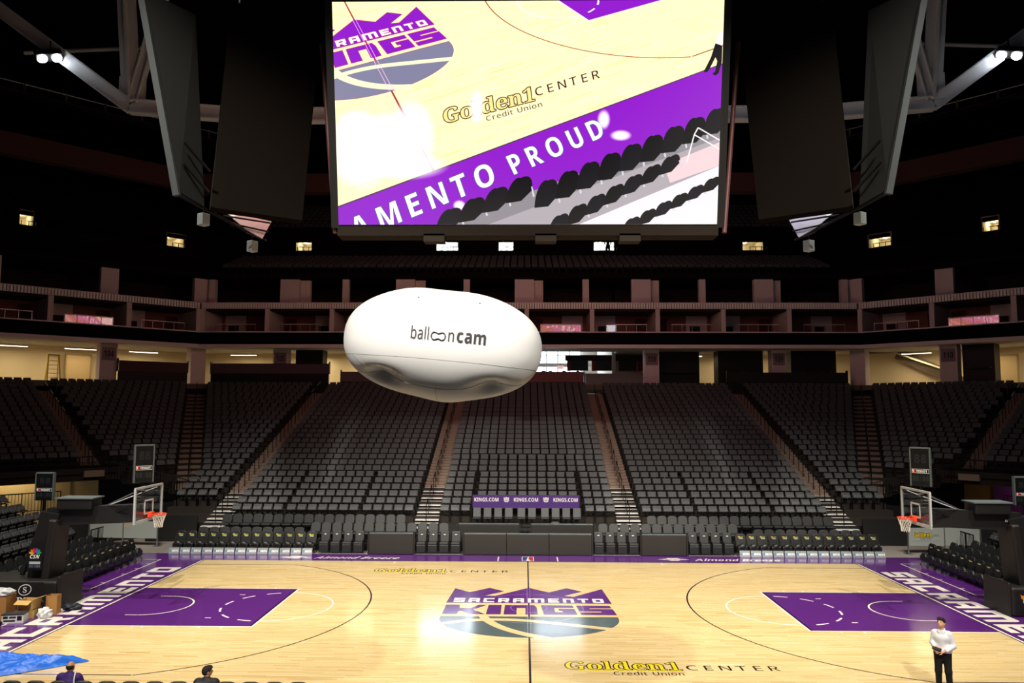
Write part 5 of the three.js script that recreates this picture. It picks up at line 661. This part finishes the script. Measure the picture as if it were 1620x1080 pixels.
carton('tall brown cardboard box at the left edge before the padded base', [-16.85, 0, 1.75], 0.62, 0.72, 0.56, 0.1, card1, false); carton('open cardboard box lying right of the pile before the padded base', [-15.52, 0, 1.15], 0.34, 0.6, 0.28, 0.1, card1, false); carton('yellowish open cardboard box with flaps in the middle of the pile', [-16.1, 0.26, 1.5], 0.5, 0.28, 0.4, -0.1, card2); carton('low cardboard tray under the flapped box', [-16.1, 0, 1.5], 0.56, 0.25, 0.46, 0.1, card2, false);
function wrapGeo(rx, ry, rz, k) { const raw = new THREE.IcosahedronGeometry(1, 6); raw.deleteAttribute('normal'); raw.deleteAttribute('uv'); const g = mergeVertices(raw, 1e-4), p = g.attributes.position; for (let i = 0; i < p.count; i++) { const x = p.getX(i), y = p.getY(i), z = p.getZ(i), f = 1 + 0.12 * Math.sin(x * 7 + k) * Math.sin(y * 6) + 0.08 * Math.sin(z * 13 + x * 9 + k) + 0.05 * Math.sin(y * 21 - z * 17) - 0.1 * Math.abs(Math.sin(x * 9 + z * 5 + k)) - 0.07 * Math.abs(Math.sin(y * 14 - x * 8 + k)); p.setXYZ(i, x * rx * f, Math.max(-0.6, y * f) * ry, z * rz * f); } g.computeVertexNormals(); return g; }
solo('plastic_sheet', wrapGeo(0.42, 0.14, 0.34, 1), M(0xdde3e6, 0.3, { transmission: 0.25, thickness: 0 }), 'crumpled clear plastic sheet on the tall brown box', 'plastic', [-16.85, 0.81, 1.75]); solo('plastic_sheet', wrapGeo(0.24, 0.2, 0.2, 4), M(0xe4e7e6, 0.4), 'white crumpled plastic bag beside the lying cardboard box', 'plastic', [-15.5, 0.13, 1.62]);
{ const t = thing('case', 'white printed carton with black markings at the foot of the pile', 'box', [-16.1, 0, 2.15], 0.2); part('body', box(0.62, 0.26, 0.36, 0, 0.13, 0), MAT.white, t); part('print', card(0.6, 0.24, 0, 0.13, 0.183), decal(canvas(128, 52, (c) => { c.fillStyle = '#eef0ee'; c.fillRect(0, 0, 128, 52); c.fillStyle = '#15181a'; c.fillRect(6, 6, 30, 16); c.fillRect(44, 8, 40, 12); c.fillRect(92, 6, 28, 30); c.fillRect(10, 30, 70, 12); })), t); part('lid', box(0.64, 0.03, 0.38, 0, 0.27, 0), M(0x25282a, 0.6), t); }
solo('bag', wrapGeo(0.3, 0.14, 0.22, 7), M(0x0c0d0f, 0.5), 'small black bag on the floor in front of the cartons', 'bag', [-16.45, 0.085, 2.7]); solo('bag', wrapGeo(0.34, 0.13, 0.22, 9), M(0x12202a, 0.6), 'dark blue bag on the purple floor right of the padded base', 'bag', [-15.2, 0.08, 0.62]);

// ---------------------------------------------------------------- people
function sdfMesh(f, lo, hi, h) { // surface nets on a regular grid
  const n = [0, 1, 2].map((k) => Math.ceil((hi[k] - lo[k]) / h) + 1), [nx, ny, nz] = n, V = new Float32Array(nx * ny * nz), id = (i, j, k) => i + nx * (j + ny * k);
  for (let k = 0; k < nz; k++) for (let j = 0; j < ny; j++) for (let i = 0; i < nx; i++) V[id(i, j, k)] = f(lo[0] + i * h, lo[1] + j * h, lo[2] + k * h);
  const vert = new Int32Array(nx * ny * nz).fill(-1), pos = [], idx = [], E = [[0, 1], [0, 2], [0, 4], [1, 3], [1, 5], [2, 3], [2, 6], [3, 7], [4, 5], [4, 6], [5, 7], [6, 7]];
  for (let k = 0; k < nz - 1; k++) for (let j = 0; j < ny - 1; j++) for (let i = 0; i < nx - 1; i++) { const c = []; let m = 0; for (let q = 0; q < 8; q++) { c[q] = V[id(i + (q & 1), j + ((q >> 1) & 1), k + (q >> 2))]; if (c[q] < 0) m |= 1 << q; } if (m === 0 || m === 255) continue; let x = 0, y = 0, z = 0, w = 0; for (const [a, b] of E) if ((c[a] < 0) !== (c[b] < 0)) { const t = c[a] / (c[a] - c[b]); x += (a & 1) + ((b & 1) - (a & 1)) * t; y += ((a >> 1) & 1) + (((b >> 1) & 1) - ((a >> 1) & 1)) * t; z += (a >> 2) + ((b >> 2) - (a >> 2)) * t; w++; } vert[id(i, j, k)] = pos.length / 3; pos.push(lo[0] + (i + x / w) * h, lo[1] + (j + y / w) * h, lo[2] + (k + z / w) * h); }
  const quad = (a, b, c, d, flip) => { if (a < 0 || b < 0 || c < 0 || d < 0) return; flip ? idx.push(a, c, b, a, d, c) : idx.push(a, b, c, a, c, d); };
  for (let k = 1; k < nz - 1; k++) for (let j = 1; j < ny - 1; j++) for (let i = 1; i < nx - 1; i++) { const a = V[id(i, j, k)] < 0;
    if (a !== V[id(i + 1, j, k)] < 0) quad(vert[id(i, j - 1, k - 1)], vert[id(i, j, k - 1)], vert[id(i, j, k)], vert[id(i, j - 1, k)], !a);
    if (a !== V[id(i, j + 1, k)] < 0) quad(vert[id(i - 1, j, k - 1)], vert[id(i - 1, j, k)], vert[id(i, j, k)], vert[id(i, j, k - 1)], !a);
    if (a !== V[id(i, j, k + 1)] < 0) quad(vert[id(i - 1, j - 1, k)], vert[id(i, j - 1, k)], vert[id(i, j, k)], vert[id(i - 1, j, k)], !a); }
  const g = new THREE.BufferGeometry(); g.setAttribute('position', new THREE.Float32BufferAttribute(pos, 3)); g.setAttribute('uv', new THREE.Float32BufferAttribute(new Float32Array(pos.length / 3 * 2), 2)); g.setIndex(idx); g.computeVertexNormals(); return g;
}
const cap = (a, b, ra, rb = ra) => { const ab = [b[0] - a[0], b[1] - a[1], b[2] - a[2]], L = ab[0] ** 2 + ab[1] ** 2 + ab[2] ** 2 || 1e-9; return { lo: [0, 1, 2].map((k) => Math.min(a[k], b[k]) - Math.max(ra, rb)), hi: [0, 1, 2].map((k) => Math.max(a[k], b[k]) + Math.max(ra, rb)), d: (x, y, z) => { const px = x - a[0], py = y - a[1], pz = z - a[2], t = Math.max(0, Math.min(1, (px * ab[0] + py * ab[1] + pz * ab[2]) / L)); return Math.hypot(px - ab[0] * t, py - ab[1] * t, pz - ab[2] * t) - (ra + (rb - ra) * t); } }; };
const egg = (c, r) => { const m = Math.min(...r); return { lo: [0, 1, 2].map((k) => c[k] - r[k]), hi: [0, 1, 2].map((k) => c[k] + r[k]), d: (x, y, z) => (Math.hypot((x - c[0]) / r[0], (y - c[1]) / r[1], (z - c[2]) / r[2]) - 1) * m }; };
function blend(prims, k = 0.03, cut) { return (x, y, z) => { let s = 1e9; for (const p of prims) { const d = p.d(x, y, z), e = Math.max(k - Math.abs(s - d), 0) / k; s = Math.min(s, d) - e * e * k * 0.25; } return cut ? Math.max(s, cut(x, y, z)) : s; }; }
function flesh(prims, h, k = 0.03, cut) { const lo = [1e9, 1e9, 1e9], hi = [-1e9, -1e9, -1e9]; for (const p of prims) for (let q = 0; q < 3; q++) { lo[q] = Math.min(lo[q], p.lo[q] - 3 * h); hi[q] = Math.max(hi[q], p.hi[q] + 3 * h); } return sdfMesh(blend(prims, k, cut), lo, hi, h); }
const skin = M(0xc98f6c, 0.6), skinPale = M(0xd9a888, 0.6);
function headPrims() { return [egg([0, 0, -0.01], [0.078, 0.105, 0.095]), egg([0, -0.045, 0.02], [0.06, 0.075, 0.07]), egg([0, -0.015, 0.094], [0.013, 0.025, 0.018]), cap([0, 0.012, 0.085], [0, -0.02, 0.1], 0.009, 0.013), egg([0.079, -0.005, -0.01], [0.012, 0.03, 0.02]), egg([-0.079, -0.005, -0.01], [0.012, 0.03, 0.02]), egg([0, -0.055, 0.082], [0.022, 0.008, 0.012])]; }
function addHead(t, body, at, yaw, pitch, skinMat, hairMat, bald = false) { // head merged into the body mesh by the caller; hair, eyes, mouth as parts
  const move = (g) => g.rotateX(pitch).rotateY(yaw).translate(...at); const head = move(flesh(headPrims(), 0.007, 0.02));
  const hairPrims = bald ? [egg([0, 0.0, -0.02], [0.085, 0.075, 0.1])] : [egg([0, 0.014, -0.018], [0.089, 0.112, 0.106]), egg([0.02, 0.09, 0.045], [0.055, 0.034, 0.05]), egg([-0.03, 0.085, 0.045], [0.05, 0.036, 0.05])];
  const hairCut = bald ? (x, y, z) => Math.max(y - 0.035, z - 0.03 - Math.abs(x) * 0.1, -0.02 - 1) : (x, y, z) => (z > 0.06 ? 0.05 : z > 0 ? -0.03 + z / 0.06 * 0.08 : -0.03 + z * 0.5) - y;
  part('hair', move(flesh(hairPrims, 0.007, 0.02, hairCut)), hairMat, t);
  const eye = M(0x14100e, 0.3), lip = M(0x9c5648, 0.6); for (const s of [-1, 1]) { part('eye', move(egg3([s * 0.031, 0.006, 0.079], [0.012, 0.006, 0.006])), eye, t); part('eyebrow', move(egg3([s * 0.033, 0.028, 0.08], [0.018, 0.004, 0.006])), hairMat, t); } part('mouth', move(egg3([0, -0.056, 0.09], [0.022, 0.005, 0.006])), lip, t); return head; }
function egg3(c, r) { return new THREE.SphereGeometry(1, 10, 8).scale(...r).translate(...c); }
function hand(at, dir, up, curl = 0.5) { // palm, four fingers and a thumb; returns capsules. dir: finger direction, up: back of the hand
  const d = new THREE.Vector3(...dir).normalize(), u = new THREE.Vector3(...up).normalize(), s = d.clone().cross(u).normalize(); u.copy(s.clone().cross(d)); const P = (a, b, c) => [at[0] + d.x * a + s.x * b + u.x * c, at[1] + d.y * a + s.y * b + u.y * c, at[2] + d.z * a + s.z * b + u.z * c]; const out = [cap(P(0, -0.02, 0), P(0.075, -0.025, 0), 0.018, 0.016), cap(P(0, 0.02, 0), P(0.075, 0.025, 0), 0.018, 0.016), cap(P(0.01, 0, 0), P(0.075, 0, 0), 0.02, 0.018)];
  [[-0.032, 0.062], [-0.011, 0.074], [0.011, 0.07], [0.032, 0.055]].forEach(([b, L]) => { const k1 = P(0.082 + L * 0.5, b, -L * 0.35 * curl), k2 = P(0.082 + L * 0.72, b, -L * 0.95 * curl); out.push(cap(P(0.07, b, 0), k1, 0.0095, 0.0085), cap(k1, k2, 0.0085, 0.0075)); }); const b = -0.03; out.push(cap(P(0.02, b, -0.005), P(0.05, b - 0.035, -0.02), 0.013, 0.011), cap(P(0.05, b - 0.035, -0.02), P(0.085, b - 0.03, -0.04), 0.011, 0.009)); return out; }
{ // the man flying the balloon
  const t = thing('person', 'man in white shirt and black trousers on the court holding a remote control', 'person', [9.86, 0, 7.4], -0.62);
  const head = addHead(t, null, [0, 1.625, 0.015], -0.35, -0.2, skinPale, M(0x15110f, 0.7));
  const hr = [-0.13, 1.06, 0.29], hl = [0.045, 1.02, 0.3];
  const body = flesh([cap([0, 1.4, -0.005], [0, 1.57, 0.005], 0.056, 0.052), cap([-0.1, 1.1, 0.2], hr, 0.03, 0.026), cap([0.13, 1.04, 0.2], hl, 0.03, 0.026)], 0.008, 0.03), hands = flesh([...hand(hr, [0.35, -0.05, 0.55], [-0.5, 0.6, 0.1], 0.9), ...hand(hl, [-0.75, 0.1, 0.45], [0.3, 0.75, 0.2], 0.9)], 0.0045, 0.006);
  part('body', merge(head, body, hands), skinPale, t, 'face, neck and hands');
  const shirt = flesh([cap([0, 1.0, 0], [0, 1.25, 0], 0.125, 0.135), cap([-0.06, 1.28, 0], [0.06, 1.28, 0], 0.125), cap([-0.06, 1.02, 0], [0.06, 1.02, 0], 0.112), cap([-0.125, 1.385, -0.005], [0.125, 1.385, -0.005], 0.066), cap([0, 1.38, 0], [0, 1.445, 0], 0.085, 0.062), cap([-0.165, 1.37, -0.005], [-0.215, 1.13, 0.0], 0.064, 0.054), cap([-0.215, 1.13, 0.0], [-0.13, 1.08, 0.21], 0.054, 0.042), cap([0.165, 1.37, -0.005], [0.235, 1.11, -0.02], 0.066, 0.06), cap([0.235, 1.11, -0.02], [0.11, 1.03, 0.21], 0.06, 0.044), egg([0.04, 0.98, 0.02], [0.17, 0.07, 0.13])], 0.011, 0.045, (x, y, z) => Math.max(y - 1.478 + Math.max(0, z) * 0.75 - (z < 0 ? 0.015 : 0), 0.95 - y));
  const white = M(0xe6e8ec, 0.75); part('shirt', shirt, white, t, 'white long-sleeved shirt'); part('collar', merge(box(0.085, 0.05, 0.012, 0, 0, 0).rotateZ(-0.7).rotateX(-0.35).translate(-0.046, 1.432, 0.082), box(0.085, 0.05, 0.012, 0, 0, 0).rotateZ(0.7).rotateX(-0.35).translate(0.046, 1.432, 0.082), new THREE.TorusGeometry(0.064, 0.014, 6, 20).rotateX(PI / 2 + 0.3).translate(0, 1.468, -0.004)), white, t);
  part('trousers', flesh([cap([-0.055, 0.95, 0], [0.055, 0.95, 0], 0.125), cap([-0.09, 0.9, 0], [-0.1, 0.5, 0.02], 0.105, 0.075), cap([-0.1, 0.5, 0.02], [-0.105, 0.07, -0.01], 0.075, 0.062), cap([0.09, 0.9, 0], [0.11, 0.5, 0.02], 0.105, 0.075), cap([0.11, 0.5, 0.02], [0.13, 0.07, -0.01], 0.075, 0.062)], 0.014, 0.04, (x, y) => Math.max(y - 1.0, 0.045 - y)), M(0x08080a, 0.85), t, 'black trousers'); for (const s of [-1, 1]) part('shoe', flesh([cap([s * 0.115, 0.045, -0.06], [s * 0.135, 0.035, 0.15], 0.045, 0.036)], 0.01, 0.02, (x, y) => -y), MAT.black, t);
  part('wristband', new THREE.TorusGeometry(0.036, 0.009, 6, 18).rotateY(0.9).translate(0.09, 1.028, 0.245), M(0xd83c78, 0.6), t, 'pink wristband');
  const c = 0; const rc = thing('remote_control', 'black hand-held remote control in the hands of the man in white', 'remote control', [9.86, 0, 7.4], -0.62); part('shell', rbox(0.2, 0.035, 0.1, 0, 0, 0, 0.016, 2).rotateX(0.35).rotateZ(-0.2).translate(-0.07, 1.09, 0.36), MAT.black, rc); for (const s of [-1, 1]) part('stick', bar([-0.07 + s * 0.05, 1.1 - s * 0.01, 0.36], [-0.07 + s * 0.05, 1.13 - s * 0.01, 0.365], 0.006), MAT.steel, rc); part('antenna', bar([-0.15, 1.1, 0.33], [-0.2, 1.14, 0.3], 0.005), MAT.black, rc);
}
// near side row: chair backs just entering the frame, two men seated among them
const NZ = 9.42; for (let i = 0; i < 14; i++) putChair('pad', null, `black padded chair back at the bottom edge of the picture, ${ORD[i + 1]} from left`, [-11.665 + i * 0.515, -0.045 + 0.002 * i, NZ], PI);
function seated(label, x, z, jacket, hairMat, bald, yaw, strap) {
  const t = thing('person', label, 'person', [x, 0, z], PI); const head = addHead(t, null, [0, 1.13, 0.03], yaw, 0.05, skin, hairMat, bald);
  part('body', merge(head, flesh([cap([0, 0.95, -0.005], [0, 1.06, 0.015], 0.056, 0.054)], 0.009), flesh([...hand([-0.2, 0.62, 0.34], [0.3, -0.1, 0.9], [0, 1, 0.1], 0.5), ...hand([0.2, 0.62, 0.34], [-0.3, -0.1, 0.9], [0, 1, 0.1], 0.5)], 0.006, 0.008)), skin, t);
  part('jacket', flesh([cap([0, 0.56, 0], [0, 0.78, 0], 0.15, 0.16), cap([-0.08, 0.8, 0], [0.08, 0.8, 0], 0.14), cap([-0.17, 0.93, -0.01], [0.17, 0.93, -0.01], 0.078), cap([0, 0.93, 0], [0, 1.0, 0], 0.085, 0.066), cap([-0.21, 0.9, 0], [-0.29, 0.66, 0.06], 0.076, 0.062), cap([-0.29, 0.66, 0.06], [-0.2, 0.62, 0.32], 0.06, 0.046), cap([0.21, 0.9, 0], [0.29, 0.66, 0.06], 0.076, 0.062), cap([0.29, 0.66, 0.06], [0.2, 0.62, 0.32], 0.06, 0.046)], 0.013, 0.05), jacket, t);
  part('trousers', flesh([cap([-0.09, 0.56, 0], [-0.13, 0.57, 0.44], 0.105, 0.075), cap([0.09, 0.56, 0], [0.13, 0.57, 0.44], 0.105, 0.075), cap([-0.13, 0.56, 0.45], [-0.13, 0.09, 0.42], 0.072, 0.056), cap([0.13, 0.56, 0.45], [0.13, 0.09, 0.42], 0.072, 0.056)], 0.014, 0.04), MAT.black, t); for (const s of [-1, 1]) part('shoe', flesh([cap([s * 0.13, 0.04, 0.38], [s * 0.14, 0.035, 0.56], 0.042, 0.035)], 0.012, 0.02), MAT.charcoal, t);
  if (strap) part('strap', new THREE.TubeGeometry(new THREE.CatmullRomCurve3([[-0.1, 1.02, 0.06], [-0.14, 1.015, -0.03], [-0.17, 0.95, -0.11], [-0.19, 0.8, -0.16]].map((p) => new THREE.Vector3(...p))), 14, 0.016, 5), MAT.white, t); return t; }
seated('balding man in a purple jacket seated at the bottom left, seen from behind', -10.12, 9.25, M(0x3a1c70, 0.7), M(0x1c1410, 0.8), true, 0, true).position.y = -0.09; seated('man with short black hair at the bottom edge, right of the balding man', -7.03, 9.4, MAT.charcoal, M(0x0c0a09, 0.8), false, -0.9, false).position.y = -0.12;
{ // figure standing in an upper doorway
  const [x, , w] = DOORS[3], t = thing('person', 'dark figure with hands on hips standing in the lit upper doorway', 'person', [x + 0.25, 20.05, -13 - SO - 8.0]); const dk = M(0x0b0b0d, 0.9);
  part('body', merge(flesh(headPrims(), 0.02, 0.02).translate(0, 1.62, 0), flesh([cap([0, 1.4, 0], [0, 1.54, 0], 0.055), cap([-0.27, 1.18, -0.02], [-0.16, 1.0, 0.06], 0.04, 0.035), cap([0.27, 1.18, -0.02], [0.16, 1.0, 0.06], 0.04, 0.035), ...hand([-0.16, 1.0, 0.06], [0.5, -0.6, 0.3], [-0.6, 0.4, 0.4]), ...hand([0.16, 1.0, 0.06], [-0.5, -0.6, 0.3], [0.6, 0.4, 0.4])], 0.014, 0.02)), M(0x3a2a22, 0.8), t);
  part('shirt', flesh([cap([0, 1.0, 0], [0, 1.28, 0], 0.13, 0.15), cap([-0.17, 1.4, 0], [0.17, 1.4, 0], 0.07), cap([-0.19, 1.4, 0], [-0.3, 1.16, -0.03], 0.065, 0.05), cap([0.19, 1.4, 0], [0.3, 1.16, -0.03], 0.065, 0.05)], 0.02, 0.04), dk, t); part('trousers', flesh([cap([-0.06, 0.95, 0], [0.06, 0.95, 0], 0.12), cap([-0.09, 0.9, 0], [-0.13, 0.05, 0], 0.1, 0.055), cap([0.09, 0.9, 0], [0.13, 0.05, 0], 0.1, 0.055)], 0.02, 0.04, (x, y) => -y), dk, t); part('hair', flesh([egg([0, 1.65, -0.02], [0.085, 0.09, 0.1])], 0.02), dk, t);
}
renderer.render(scene, camera);
